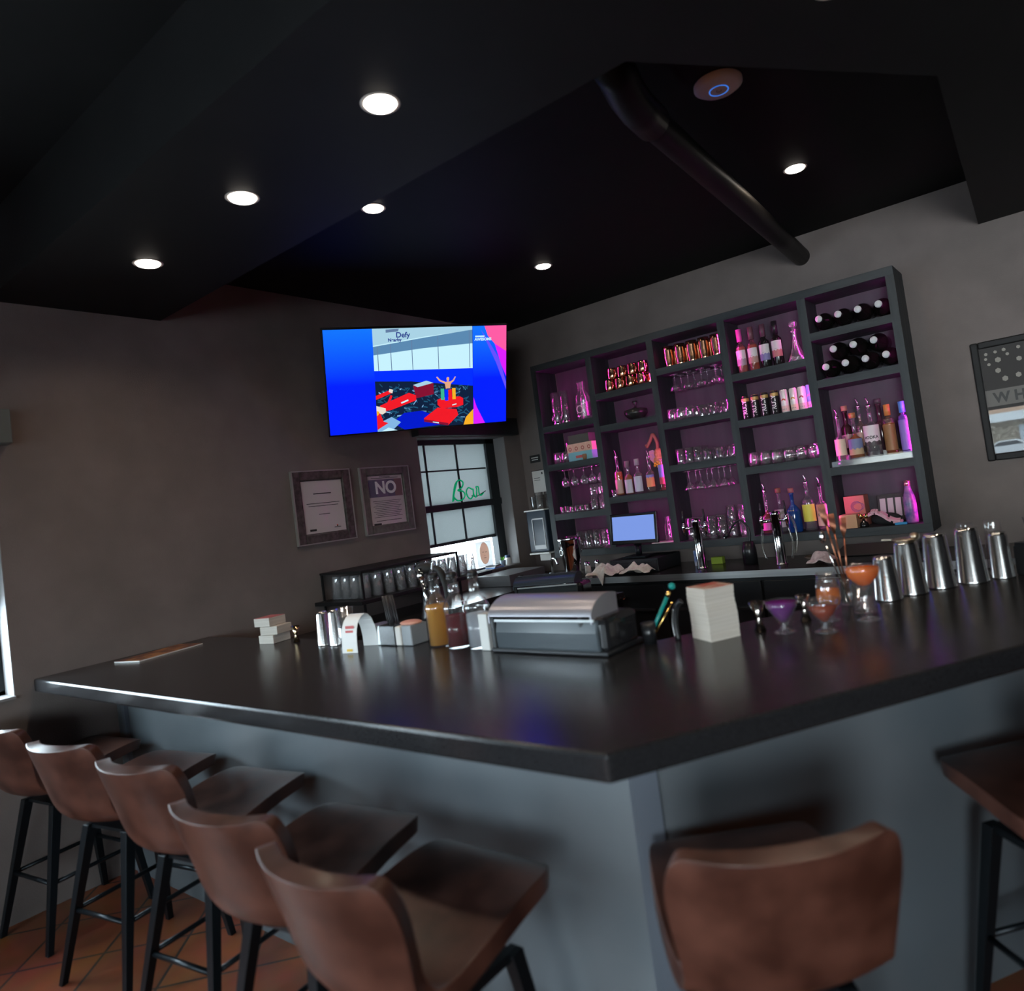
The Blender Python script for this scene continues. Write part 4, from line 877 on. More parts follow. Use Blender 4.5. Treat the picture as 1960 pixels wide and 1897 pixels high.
def tap(x, label, hoses):
    t = thing('beer_tower', (x, -.43, ZC), label, 'beer tap')
    MB().lathe([(0, 0), (.040, 0), (.038, .006), (.034, .012), (.034, .33), (.036, .335), (.036, .352), (.020, .36), (0, .36)], 28).build('tower_column', chrome_m, t)
    for s_ in (-1, 1):
        fx = s_*.085
        MB().cyl((s_*.03, 0, .295), (fx, -.03, .295), .011).build('shank', chrome_m, t)
        fa_ = MB().lathe([(0, -.045), (.007, -.045), (.009, -.01), (.014, 0), (.014, .03), (.008, .04), (.006, .05), (0, .05)], 14, Matrix.Translation((fx, -.035, .29))).build('faucet', chrome_m, t)
        MB().cyl((fx, -.035, .335), (fx-s_*.004, -.035, .425), .008, .0065).build('tap_handle', mat('black_tap_handle', (.02, .02, .025), .2), fa_)
        if hoses:
            MB().tube(curve_pts([(fx, -.035, .25), (fx+s_*.012, -.035, .20), (fx+s_*.02, -.035, .12), (fx+s_*.002, -.035, .04)], 6), .008, 10).build('hose', glassm('hose_plastic', (.85, .85, .8), .2, 1.3), t)
            if s_ > 0: MB().tube(curve_pts([(.02, .02, .33), (.06, .03, .34), (.11, .02, .27), (.12, .01, .15), (.10, 0, .07)], 6), .008, 10).build('overflow_hose', glassm('hose_plastic'), t)
    return t
tap(1.872, 'chrome two-handled beer tower, the left one before the shelves', False)
tap(2.455, 'chrome beer tower with clear hoses, the right one before the shelves', True)
# register screen
ps = thing('register_screen', (1.345, -.42, ZC), 'touchscreen register with blank pale blue display on a stand', 'screen')
Mp = Matrix.Translation((0, 0, .33)) @ Matrix.Rotation(-.10, 4, 'X') @ Matrix.Rotation(.02, 4, 'Y')
MB().box((0, 0, 0), (.415, .03, .235), Mp).build('casing', mat('register_black', (.012, .012, .014), .25), ps, bevel=.006)
MB().box((0, -.0165, .003), (.37, .002, .185), Mp).build('display', emis('pale_blue_screen', (.20, .32, .78), 1.0), ps)
MB().cyl((0, .02, .20), (0, .03, .33), .03).cyl((0, .02, .115), (0, .02, .20), .025).box((0, .02, .115), (.2, .16, .012)).build('stand', blackmetal_m, ps)
cd = thing('cash_drawer', (1.345, -.34, ZC), 'black metal cash drawer below the register screen', 'cash drawer')
MB().box((0, .02, .052), (.42, .36, .10)).build('drawer_case', mat('drawer_black', (.015, .017, .020), .4), cd, bevel=.003)
MB().box((0, -.162, .05), (.40, .008, .075)).build('drawer_front', mat('drawer_black'), cd, bevel=.002)
MB().cyl((.0, -.172, .05), (.0, -.162, .05), .010).build('lock', chrome_m, cd); MB().box((-.1, -.168, .075), (.12, .004, .006)).box((.1, -.168, .075), (.12, .004, .006)).build('media_slot', rubber_m, cd)
bx('paper_sheet', (1.40, -.28, SB+.001), (1.58, -.16, SB+.006), white_m, 'white paper lying behind the register screen', 'paper', bev=0)
# bar towels
def cloth(name, loc, w, d, fold, label, m_, seed, hang=0):
    rnd = random.Random(seed); k = MB(); nx, ny = 22, 12; V = []
    for i in range(nx+1):
        rowv = []
        for j in range(ny+1):
            x = (i/nx-.5)*w; y = (j/ny-.5)*d
            z = fold*max(0, .62+1.0*noise.noise(Vector((x*16+seed, y*18, seed))))*(1-.75*abs(2*i/nx-1)**3)*(1-.6*abs(2*j/ny-1)**3)
            if hang and y < -d*.2 and abs(x-hang[0]) < hang[1]:
                q = (1-abs(x-hang[0])/hang[1]); z -= (-y-d*.2)/(d*.3)*.11*q; y = max(y, -d*.2-.02)
            rowv.append((x+.02*noise.noise(Vector((x*12, y*12, seed+5))), y+.015*noise.noise(Vector((x*12, y*12, seed+9))), z+.008))
        V.append(rowv)
    for i in range(nx):
        for j in range(ny):
            f = k.face([V[i][j], V[i+1][j], V[i+1][j+1], V[i][j+1]]); f.smooth = True
    bmesh.ops.remove_doubles(k.bm, verts=k.bm.verts, dist=1e-5)
    o = k.build(name, m_, loc=loc); sd = o.modifiers.new('solid', 'SOLIDIFY'); sd.thickness = .006; ss = o.modifiers.new('sub', 'SUBSURF'); ss.levels = 1; ss.render_levels = 1
    for p in o.data.polygons: p.use_smooth = True
    return tag(o, label, 'towel')
towel_m = noise_mat('offwhite_towel', (.66, .60, .53), (.80, .74, .67), 60, .95, .3)
cloth('bar_towel', (1.17, -.625, ZC+.010), (.24), .22, .10, 'crumpled off-white towel hanging over the steel edge', towel_m, 3, (-.01, .05))
cloth('bar_towel', (1.43, -.60, ZC+.010), (.25), .13, .08, 'folded off-white towel lying before the cash drawer', towel_m, 5)
cloth('napkin_cloth', (2.755, -.55, ZC+.010), .16, .16, .07, 'crumpled pinkish cloth at the right end of the steel edge', noise_mat('pinkish_cloth', (.40, .32, .32), (.6, .5, .5), 60, .9), 8)
bx('receipt_box', (1.75, -.30, ZC), (1.82, -.24, ZC+.115), noise_mat('blue_white_carton', (.06, .16, .45), (.5, .5, .5), 14), 'small blue and white carton between drawer and left tower', 'box')
bx('green_packet', (1.86, -.25, ZC), (1.95, -.20, ZC+.05), mat('lime_packet', (.35, .5, .06), .5), 'small lime green packet behind the left beer tower', 'packet')
# black hose spout rising between the towers
hs = thing('soda_gun', (2.21, -.36, ZC), 'black soda gun hose looping up between the two towers', 'soda gun')
MB().tube(curve_pts([(0, 0, 0), (.01, 0, .12), (.02, 0, .24), (-.03, 0, .31), (-.09, 0, .285), (-.13, 0, .225)], 8), .007, 10).build('hose', blackplastic_m, hs)
MB().cyl((-.13, 0, .23), (-.165, -.01, .205), .014, .02).build('nozzle', blackplastic_m, hs); MB().cyl((-.160, -.01, .205), (-.170, -.01, .195), .010).build('nozzle_tip', chrome_m, hs)
MB().lathe([(0, 0), (.05, 0), (.05, .10), (.035, .16), (0, .16)], 18).build('holder', blackplastic_m, hs)
tr = thing('serving_tray', (3.03, -.40, ZC+.022), 'black tray propped below the right end of the shelf', 'tray')
MB().prism([(-.25, 0), (.25, 0), (.22, .09), (-.18, .09)], -.01, .01, Matrix.Rotation(-.7, 4, 'X') @ FRONT).build('tray_body', mat('tray_black', (.012, .012, .013), .4), tr, bevel=.004)
ab = thing('lemon_bowl', (2.66, -.36, ZC), 'shallow dark bowl on the counter right of the right tower', 'bowl')
MB().lathe([(0, 0), (.04, 0), (.075, .035), (.072, .035), (.038, .005), (0, .005)], 24).build('bowl', mat('smoke_bowl', (.12, .10, .08), .2), ab)

# ---- steel pitcher, shakers, dispenser at the left end
pt = thing('ice_bucket', (.79, -.52, ZC+.002), 'tall steel ice bucket with ring handles left of the register', 'bucket')
MB().lathe([(0, .0), (.060, 0), (.058, .012), (.062, .02), (.088, .24), (.092, .255), (.092, .29), (.099, .305), (.097, .308), (.089, .29), (.086, .24), (.059, .025), (0, .02)], 32).build('bucket_body', chrome_m, pt)
for s_ in (-1, 1): MB().tube([(s_*.085+.004*s_, .022*math.cos(a), .20+.022*math.sin(a)) for a in [i*PI/8 for i in range(16)]], .004, 8, closed=True).build('ring_handle', chrome_m, pt)
pt.rotation_euler.z = 1.2
lc = thing('side_counter', (.31, -1.6, 0), 'black counter along the left wall under the glass rack', 'counter')
MB().b2((-.308, -1.45, .90), (.31, 1.59, .945)).build('counter_top', MATS['dark_wet_counter'], lc); MB().b2((-.308, -1.40, 0), (.27, 1.58, .90)).build('cabinet_body', blackplastic_m, lc)
bs2 = thing('corner_counter', (.76, -.34, 0), 'short black counter section under the steel ice bucket', 'counter')
MB().b2((-.138, -.32, .90), (.158, .338, .957)).build('counter_top', MATS['dark_wet_counter'], bs2); MB().b2((-.138, -.29, 0), (.158, .338, .90)).build('cabinet_body', blackplastic_m, bs2)
sp = None
for i, (x, y) in enumerate(((.845, -.40), (.885, -.44), (.90, -.33))):
    if not sp:
        sp = thing('salt_shaker', (x, y, .957), 'small glass salt shaker with steel top, first right of the ice bucket', 'salt shaker', 'salt shakers')
        MB().lathe([(0, 0), (.020, 0), (.022, .01), (.017, .07), (0, .07)], 16).build('shaker_glass', mat('salt_filled', (.55, .53, .50), .2), sp); MB().lathe([(.018, .068), (.018, .085), (.012, .097), (0, .099)], 16).build('shaker_top', chrome_m, sp)
    else: dup(sp, (x, y, .957), 'small glass salt shaker with steel top, %s right of the ice bucket' % ORD[i])
pd = thing('towel_dispenser', (.235, 0, 1.135), 'dark paper towel dispenser with pale frame on the back wall', 'towel dispenser')
MB().box((0, -.11, .19), (.215, .21, .37)).build('cabinet', mat('navy_plastic', (.030, .042, .060), .3), pd, bevel=.012)
f = MB(); f.box((.02, -.218, .30), (.12, .006, .012)).box((.02, -.218, .05), (.13, .006, .035)).box((-.045, -.218, .175), (.006, .006, .25)).box((.08, -.218, .175), (.006, .006, .25)); f.build('pale_frame', mat('pale_frame_plastic', (.55, .56, .58), .4), pd)
MB().box((0, -.12, -.006), (.22, .22, .014)).build('base_lip', plasticw_m, pd, bevel=.004)
MB().box((0, -.12, .377), (.225, .22, .010)).build('top_lip', plasticw_m, pd)
MB().box((-.02, -.12, -.045), (.12, .004, .07)).build('paper_towel', white_m, pd)
cpst = thing('cup_stack', (.155, -.10, 1.518), 'stack of clear plastic cups on the towel dispenser', 'cups')
k = MB()
for i in range(6): k.lathe([(.030, .0+.012*i), (.038, .055+.012*i), (.040, .057+.012*i), (.036, .055+.012*i), (.028, .002+.012*i)], 16)
k.build('cups', pane('frosted_plastic', (.75, .77, .78), .25, .25), cpst)
row(P('pint', pint), [(.25, -.15, 1.518), (.31, -.085, 1.518)], 'glass tumbler on the towel dispenser, %s', 'glass', words=['front one', 'rear one'])
pp = thing('wall_notice', (.165, 0, 1.64), 'white paper notice in thin black edge left of the shelves', 'notice')
MB().box((0, -.004, .115), (.155, .004, .235)).build('black_edge', ink_m, pp); MB().box((0, -.007, .115), (.143, .002, .222)).build('paper', white_m, pp)
k = MB(); k.box((.045, -.0085, .20), (.015, .0006, .02)); k.box((-.02, -.0085, .16), (.07, .0006, .005)).box((-.02, -.0085, .14), (.07, .0006, .004)); k.build('printed_lines', ink_m, pp)
ws = thing('wall_sign', (.15, 0, 1.945), 'small black sign with two lines of white print near the shelf top', 'sign')
MB().box((0, -.004, .034), (.115, .006, .07)).build('plate', ink_m, ws); k = MB(); k.box((0, -.0076, .045), (.08, .0006, .007)).box((0, -.0076, .025), (.07, .0006, .007)); k.build('white_print', white_m, ws)
# small things on the window sill
def onsill(y): return (-.055, y, 1.0625)
sl = thing('sill_jar', onsill(-.325), 'white jar with dark blue lid on the window sill', 'jar')
MB().lathe([(0, 0), (.028, 0), (.030, .01), (.030, .055), (.022, .066), (0, .066)], 20).build('jar_body', plasticw_m, sl); MB().lathe([(.024, .064), (.024, .085), (0, .086)], 20).build('lid', mat('navy_lid', (.03, .05, .12), .4), sl)
pt2 = thing('small_plant', onsill(-.395), 'tiny green plant in grey pot beside the white jar', 'plant')
MB().lathe([(0, 0), (.022, 0), (.027, .05), (.024, .05), (.02, .04), (0, .04)], 16).build('pot', mat('grey_blue_pot', (.25, .32, .38), .5), pt2)
k = MB()
for i in range(12):
    a = i*2.4; k.face([(0, 0, .04), (.014*math.cos(a), .014*math.sin(a), .06), (.022*math.cos(a), .022*math.sin(a), .078+.004*(i % 3)), (.010*math.cos(a+.6), .010*math.sin(a+.6), .062)])
k.build('leaves', mat('leaf_green', (.15, .42, .05), .5), pt2)
for i, (cc, nm) in enumerate((((.10, .25, .60), 'blue'), ((.6, .6, .6), 'white'), ((.03, .03, .04), 'black'))):
    bx('booklet', (-.11, -.57, 1.0625+i*.009), (-.005, -.44-.02*i, 1.0705+i*.009), mat('booklet_'+nm, cc, .5), 'thin %s booklet in the pile on the window sill' % nm, 'booklet', bev=0, rz=.1*i)
fl = thing('window_flyer', (-.12, -.55, 1.095), 'white flyer printed with part of a bald face, low in the window', 'flyer')
MB().box((0, 0, .10), (.002, .20, .22)).build('sheet', mat('bright_paper', (.85, .85, .85), .5), fl)
fl.children[0].data.materials[0] = liquidm('thin_paper', (.80, .80, .80), 1.0)
k = MB(); k.sphere((.0025, 0, .105), .080, 20, (.02, .75, 1.2)); k.build('printed_face', liquidm('printed_skin', (1.0, .80, .68), 1.0), fl)
k = MB(); k.box((.0045, .018, .115), (.0006, .020, .005)).box((.0045, -.018, .118), (.0006, .020, .005)).box((.0045, 0, .085), (.0006, .008, .004)).box((.0045, 0, .066), (.0006, .028, .004)); k.build('printed_features', mat('print_brown', (.25, .12, .08), .6), fl)
im = thing('ice_machine', (.22, -.62, .945), 'grey metal cabinet below the window sill', 'cabinet')
MB().box((0, 0, .045), (.36, .46, .09)).build('cabinet_body', mat('grey_enamel', (.10, .10, .105), .4), im, bevel=.004); MB().box((.183, -.1, .06), (.004, .07, .012)).build('label_plate', ink_m, im)
fc = thing('sink_faucet', (.45, -.35, .945), 'chrome faucet on the side counter by the corner', 'faucet')
MB().tube(curve_pts([(0, 0, 0), (0, 0, .10), (.03, -.02, .145), (.09, -.05, .14), (.11, -.06, .10)], 6), .012, 12).build('spout', chrome_m, fc); MB().cyl((0, 0, 0), (0, 0, .03), .03, n=20).build('faucet_base', chrome_m, fc)

# ================================================================== two-tier glass rack by the left wall
gr = thing('glass_rack', (.24, -1.75, .945), 'black two-tier glass rack along the left wall', 'glass rack')
Mg = Matrix.Translation((-.24, 1.75, -.945))
blk = mat('rack_black', (.008, .009, .010), .5)
MB().b2((.01, -2.36, 1.098), (.50, -1.15, 1.122), Mg).build('lower_tier', blk, gr, bevel=.003)
MB().b2((.01, -2.30, 1.292), (.446, -1.43, 1.306), Mg).build('upper_tier', blk, gr, bevel=.003)
for x in (.02, .438):
    for y in (-2.29, -1.44): MB().box((x, y, 1.12), (.012, .012, .345), Mg).build('post', blk, gr)
invp = lambda: MB().lathe([(0, .150), (.029, .150), (.030, .147), (.040, .002), (.0385, .002), (.027, .143), (0, .143)], 22).build('upturned_glass', glass_m)
hz = shelf_glass().copy(); hz.name = 'hazy_bar_glass'
for n in hz.node_tree.nodes:
    if n.type == 'MIX_SHADER' and abs(n.inputs[0].default_value-.05) < 1e-4: n.inputs[0].default_value = .22
ip = P('inv', invp); ip.data.materials[0] = hz
for j, x in enumerate((.385, .29)):
    nm = ('room side', 'second')[j]
    for i in range(11):
        lab = 'upside-down pint glass on the rack, %s line, %s from bar' % (nm, ORD[i] if i < 12 else '')
        p_ = (x, -2.235+i*.098, 1.1225)
        if not ip.get('used'): ip.location = p_; tag(ip, lab, 'glass', 'upside-down glasses on the rack'); ip['used'] = 1
        else:
            c = dup(ip, p_, lab)
            if 'used' in c: del c['used']
for i, x in enumerate((.195, .10)):
    c = dup(ip, (x, -2.235, 1.1225), 'upside-down pint glass at the bar end of the rack, %s from the wall' % ('second', 'first')[i])
    if 'used' in c: del c['used']

# ================================================================== things on the bar
ZB = 1.0708
mgz = thing('menu_card', (.20, -3.42, ZB), 'thin menu with orange brown cover lying by the left wall', 'menu')
Mm = Matrix.Rotation(.22, 4, 'Z')
MB().box((0, 0, .003), (.19, .36, .006), Mm).build('pages', white_m, mgz); MB().box((0, 0, .0066), (.19, .36, .0008), Mm).build('cover', noise_mat('orange_brown_print', (.10, .03, .03), (.45, .19, .06), 14, .4, lo=.4, hi=.6), mgz)
for i, (dx, dy, rz, lab) in enumerate(((.0, 0, .15, 'white coaster bundle at the bottom of the small pile on the left bar'), (.012, .005, .30, 'white coaster bundle in the middle of the small pile'), (-.02, -.004, .2, 'white coaster bundle with pink top, uppermost of the small pile'))):
    b_ = thing('coaster_bundle', (.80+dx, -3.13+dy, ZB+i*.0425), lab, 'coasters', 'coaster bundles on the left bar', rz)
    MB().box((0, 0, .02), (.105, .105, .041)).build('coasters', cream_m, b_, bevel=.002)
    if i == 2: MB().box((0, 0, .0415), (.103, .103, .001)).build('printed_top', mat('pink_print', (.5, .15, .16), .5), b_)
def jigger(loc, label, mt, s=1, rz=0):
    j = thing('jigger', loc, label, 'jigger')
    p_ = [(.019*s, 0), (.0195*s, 0), (.007*s, .040*s), (.007*s, .043*s), (.026*s, .092*s), (.024*s, .092*s), (.006*s, .046*s), (0, .045*s)]
    MB().lathe(p_, 24).build('cups', mt, j); return j
jigger((.99, -3.13, ZB), 'small gold jigger beside the white coaster pile', mat('brass_steel', (.62, .46, .28), .15, 1), .85)
def tin(loc, label, r0, r1, h, name='shaker_tin', rim=True, up=False):
    t = thing(name, loc, label, 'shaker tin')
    p_ = [(0, 0), (r0, 0), (r0, .003), (r1, h-.006), (r1+.0015, h-.004), (r1+.001, h)] if up else [(r0, 0), (r0+.0015, .002), (r0, .006), (r1, h-.012), (r1-.004, h-.002), (r1-.010, h), (0, h-.003)]
    MB().lathe(p_, 36).build('tin_body', steel_m, t); return t
tin((1.27, -3.165, ZB), 'polished steel tumbler, left of the pair beside the white table tent', .032, .026, .155)
tin((1.355, -3.160, ZB), 'polished steel tumbler, right of the pair beside the white table tent', .032, .026, .160)
c = dup(P('facet', faceted), (1.425, -3.155, ZB), 'tall clear glass between the steel tumblers and the table tent'); c.pop('group', None) if hasattr(c, 'pop') else None
if 'group' in c: del c['group']
if 'used' in c: del c['used']
tt_ = thing('table_tent', (1.60, -3.218, ZB), 'white folded arch table card with small red lettering', 'table card')
k = MB(); N_ = 16
arc = [(.066*math.cos(a)*(1 if math.sin(a) < .0 else 1), .150*math.sin(a)**.75 if math.sin(a) > 0 else 0) for a in [PI*i/N_ for i in range(N_+1)]]
for (xa, za), (xb, zb_) in zip(arc, arc[1:]): k.face([(xa, -.04, za), (xb, -.04, zb_), (xb, .04, zb_), (xa, .04, za)])
Mr = Matrix.Rotation(math.radians(102), 4, 'Z')
for v in k.bm.verts: v.co = Mr @ v.co
o_ = k.build('card', mat('bright_card', (.80, .79, .77), .5), tt_); sd = o_.modifiers.new('solid', 'SOLIDIFY'); sd.thickness = .0015
k = MB(); k.box((-.056, -.002, .105), (.001, .045, .012), Mr @ Matrix.Rotation(.0, 4, 'Y')).box((-.0605, -.002, .088), (.001, .040, .009), Mr); k.build('red_print', mat('red_print'), tt_)
MB().box((-.0675, 0, .012), (.001, .03, .010), Mr).build('yellow_print', mat('yellow_print', (.8, .5, .05), .5), tt_)
# napkin and straw caddy
nc = thing('napkin_caddy', (1.73, -3.10, ZB), 'steel and black bar caddy with napkins and black straws', 'napkin caddy')
MB().box((-.125, 0, .042), (.075, .09, .084)).build('steel_compartment', mat('satin_steel', (.42, .43, .43), .35, .8), nc, bevel=.002)
MB().box((-.035, 0, .042), (.10, .10, .084)).build('black_compartment', mat('gloss_black_plastic', (.015, .015, .017), .12), nc, bevel=.003)
MB().box((.035, -.005, .040), (.035, .09, .080)).build('white_napkins', white_m, nc, bevel=.006)
MB().box((.085, 0, .042), (.06, .09, .084)).build('grey_compartment', mat('grey_plastic', (.27, .29, .31), .3), nc, bevel=.004)
MB().sphere((.07, 0, .088), .05, 16, (1.1, .8, .22)).build('pink_scoop', mat('salmon_plastic', (.65, .32, .24), .5), nc)
k = MB(); rnd = random.Random(2)
for i in range(16): x = -.09+.045*rnd.random(); y = .04*rnd.random(); k.cyl((x, y, .02), (x-.03+rnd.uniform(-.006, .006), y, .20), .0026, n=6)
k.build('straws', mat('straw_black', (.03, .03, .035), .3), nc)
# black soda gun holster / pourer stand between caddy and syrups
sg_ = thing('soda_gun_holster', (1.82, -3.0, ZB), 'black soda gun and curled hose on chrome stand behind the napkin caddy', 'soda gun')
MB().lathe([(0, 0), (.05, 0), (.05, .09), (.035, .15), (.03, .21), (0, .21)], 20, None, 1, .7).build('holster', blackplastic_m, sg_)
MB().cyl((.02, -.02, .08), (.0, -.03, .27), .008).lathe([(0, 0), (.014, .0), (.018, .02), (.008, .05), (0, .05)], 14, Matrix.Translation((-.002, -.03, .255))).build('chrome_stem', chrome_m, sg_)
MB().tube(curve_pts([(.02, 0, .20), (.04, .0, .29), (.09, .0, .28), (.115, 0, .19), (.10, 0, .09), (.05, 0, .03)], 6), .014, 12).build('hose', rubber_m, sg_)
MB().sphere((-.005, 0, .30), .035, 14, (1.6, .8, .7)).build('gun_head', rubber_m, sg_)
# syrup bottles
def syrup(loc, label, liq, fill):
    b = thing('syrup_bottle', loc, label, 'syrup bottle')
    out = [(0, 0), (.044, 0), (.047, .005), (.047, .140), (.051, .150), (.050, .162), (.036, .186), (.022, .205), (.020, .262), (.023, .264), (.023, .275)]
    inn = [(x-.0025, z) for x, z in out[3:]][::-1]+[(.044, .008), (0, .008)]
    MB().lathe(out+inn, 24).build('bottle_body', glass_m, b)
    MB().lathe([(0, .0085), (.0435, .0085), (.0435, min(fill, .140))]+([(.0475, .150), (.044, fill)] if fill > .15 else [])+[(0, fill)], 24).build('syrup', liq, b)
    pb_ = MB().lathe([(.010, .262), (.022, .276), (.018, .292), (.006, .296), (0, .296)], 14).build('pourer', blackplastic_m, b)
    MB().tube([(0, 0, .29), (0, 0, .31), (.006, 0, .33), (.014, 0, .345)], .0035, 8).build('pour_spout', chrome_m, pb_)
syrup((1.995, -3.125, ZB), 'amber syrup bottle with pour spout, left of the three', liquidm('amber_syrup', (.80, .42, .05), .85), .165)
syrup((2.105, -3.13, ZB), 'dark red syrup bottle with pour spout, middle of the three', liquidm('dark_red_syrup', (.22, .015, .025), .85), .125)
syrup((2.215, -3.125, ZB), 'clear syrup bottle with pour spout, right of the three', liquidm('pale_syrup', (.85, .90, .96), .6), .13)
bx('card_box', (2.268, -3.18, ZB), (2.312, -3.13, ZB+.135), mat('pale_carton', (.62, .62, .60), .5), 'narrow pale carton between clear syrup and silver-lidded holder', 'box')

# silver-lidded condiment holder and its darker twin
def condiment(name, loc, label, lidm, bodym, rz, s=1):
    c = thing(name, loc, label, 'condiment holder', rz=rz)
    w_, d_ = .50*s, .19*s
    k = MB(); pr = [(d_/2, 0), (d_/2, .10*s), (-d_/2, .10*s), (-d_/2-.012, .06*s), (-d_/2-.008, 0)]
    k.prism(pr, -w_/2+.03, w_/2-.03, Matrix(((0, 0, 1, 0), (1, 0, 0, 0), (0, 1, 0, .012), (0, 0, 0, 1)))); k.build('tray_body', bodym, c, bevel=.008)
    MB().box((0, 0, .008), (w_, d_+.02, .016)).build('base', blackplastic_m, c, bevel=.005)
    for x in (-w_/2+.014, w_/2-.10): MB().box((x, 0, .065*s), (.022, d_+.012, .115*s)).build('side_rib', blackplastic_m, c, bevel=.006)
    MB().box((w_/2-.045, 0, .062*s), (.085, d_, .11*s)).build('end_section', mat('gloss_black_plastic'), c, bevel=.02)
    k = MB(); n = 12; A = []
    for i in range(n+1):
        a = PI*.05+PI*.60*i/n; A.append((-(d_/2+.010)*math.cos(a), (.115+.068*math.sin(a))*s))
    B = [(x*.96, z-.005) for x, z in A[::-1]]
    k.prism(A+B, -w_/2+.005, w_/2-.05, Matrix(((0, 0, 1, 0), (1, 0, 0, 0), (0, 1, 0, 0), (0, 0, 0, 1)))); k.build('domed_lid', lidm, c, bevel=.003)
    pts = [(y, z) for y, z in A]+[(A[-1][0], .10*s), (A[0][0], .10*s)]
    for x in (-w_/2+.004, w_/2-.052): MB().prism(pts, x-.003, x+.003, Matrix(((0, 0, 1, 0), (1, 0, 0, 0), (0, 1, 0, 0), (0, 0, 0, 1)))).build('lid_end', lidm, c)
    MB().box((0, -d_/2-.012, .112*s), (w_*.86, .006, .008)).build('lid_rim', mat('satin_steel'), c)
    return c
condiment('condiment_holder', (2.60, -3.10, ZB), 'condiment holder with silver domed lid and smoky grey front on the bar', mat('satin_lid', (.34, .33, .36), .32, .55), mat('smoky_plastic', (.055, .068, .078), .2), -.035, 1.04)
condiment('condiment_holder', (1.33, -1.50, .945), 'darker condiment holder with black domed lid, further back than the silver one', mat('dark_blue_lid', (.04, .055, .07), .25), mat('dark_smoky_plastic', (.04, .05, .055), .2), .25, .95)
wk = thing('work_table', (1.45, -1.50, 0), 'dark work table in the middle behind the bar', 'table')
MB().b2((-.40, -.25, .905), (.25, .25, .944)).build('table_top', MATS['dark_wet_counter'], wk)
for x in (-.37, .22):
    for y in (-.22, .22): MB().box((x, y, .4525), (.04, .04, .905)).build('leg', blackmetal_m, wk)
# teal picks standing in a small black cup behind the holder
pc = thing('pick_cup', (2.905, -3.03, ZB), 'black cup holding teal and brass cocktail picks', 'cup of picks')
MB().lathe([(0, 0), (.022, 0), (.026, .07), (.023, .07), (.019, .006), (0, .006)], 18).build('cup', blackplastic_m, pc)
k = MB(); k.cyl((-.006, 0, .01), (.062, .05, .150), .006, .0075, n=10).sphere((.078, .060, .180), .012, 12); k.build('teal_pick', mat('teal_plastic', (.0, .22, .20), .3), pc)
MB().cyl((.060, .048, .146), (.069, .054, .165), .008, n=10).build('brass_collar', gold_m, pc); MB().cyl((.006, 0, .01), (.080, .045, .130), .003, n=8).build('brass_pick', gold_m, pc)
st_ = thing('bar_strainer', (2.992, -2.975, ZB), 'black handled tool standing at the inner bar edge left of the coaster tower', 'bar tool')
MB().tube(curve_pts([(-.01, 0, 0), (-.012, 0, .06), (.0, 0, .11), (.02, 0, .13)], 6), .010, 10).build('handle', blackplastic_m, st_); MB().tube(curve_pts([(-.018, -.006, .01), (-.02, -.006, .06), (-.01, -.006, .105)], 6), .003, 8).build('steel_edge', chrome_m, st_)
# coaster tower
ct = thing('coaster_tower', (3.10, -2.93, ZB), 'tall white coaster tower with red printed top on the bar', 'coasters', rz=math.radians(57))
k = MB(); rnd = random.Random(5)
for i in range(48): k.box((rnd.uniform(-.0006, .0006)+.0016*math.sin(i*.13), rnd.uniform(-.0006, .0006)+.0015*math.sin(i*.21), .0019+i*.00354), (.112, .112, .0034), rz=rnd.uniform(-.008, .008))
k.build('coasters', cream_m, ct)
MB().box((0, 0, .1705), (.110, .110, .0012)).build('printed_top', noise_mat('red_cream_print', (.42, .10, .07), (.55, .45, .38), 12, .5, lo=.45, hi=.62), ct)

cktl = shelf_glass().copy(); cktl.name = 'cocktail_glassware'
for n in cktl.node_tree.nodes:
    if n.type == 'MATH' and n.operation == 'POWER': n.inputs[1].default_value = 2.6
    if n.type == 'MATH' and n.operation == 'MULTIPLY_ADD': n.inputs[1].default_value = .50; n.inputs[2].default_value = .07
    if n.type == 'MIX_SHADER' and abs(n.inputs[0].default_value-.05) < 1e-4: n.inputs[0].default_value = .02
    if n.type == 'BUMP': n.inputs['Strength'].default_value = .25
def glassy(name, loc, label, prof, n=28, liq=None, liqm=None, cat='glass'):
    g = thing(name, loc, label, cat); MB().lathe(prof, n).build('glass', cktl, g)
    if liq: MB().lathe(liq, n).build('drink', liqm, g)
    return g
st_mixed = mat('polished_steel')
jigger((3.218, -2.842, ZB), 'steel jigger left of the purple cocktail', mat('jigger_steel', (.6, .55, .5), .15, 1), 1.05)
jigger((3.322, -2.69, ZB), 'steel jigger between the purple and amber cocktails', mat('jigger_steel'), .95)
sour = [(0, 0), (.034, 0), (.035, .003), (.016, .010), (.011, .018), (.013, .028), (.030, .052), (.047, .080), (.054, .102), (.0525, .102), (.0455, .081), (.028, .054), (.010, .034), (0, .033)]
pm = mat('purple_cocktail', (.11, .004, .15), .45, spec=.1); 
glassy('cocktail_glass', (3.305, -2.855, ZB), 'short footed glass filled with opaque purple cocktail', sour, liq=[(0, .034), (.010, .0345), (.0275, .0545), (.0450, .0815), (.0500, .097), (0, .097)], liqm=pm)
om = liquidm('brown_cocktail', (.50, .06, .004), .7)
glassy('cocktail_glass', (3.432, -2.845, ZB), 'short footed glass with dark amber cocktail, nearest the viewer', sour, liq=[(0, .034), (.010, .0345), (.0275, .0545), (.043, .078), (0, .078)], liqm=om)
am_ = liquidm('golden_spirit', (.98, .30, .008), .7)
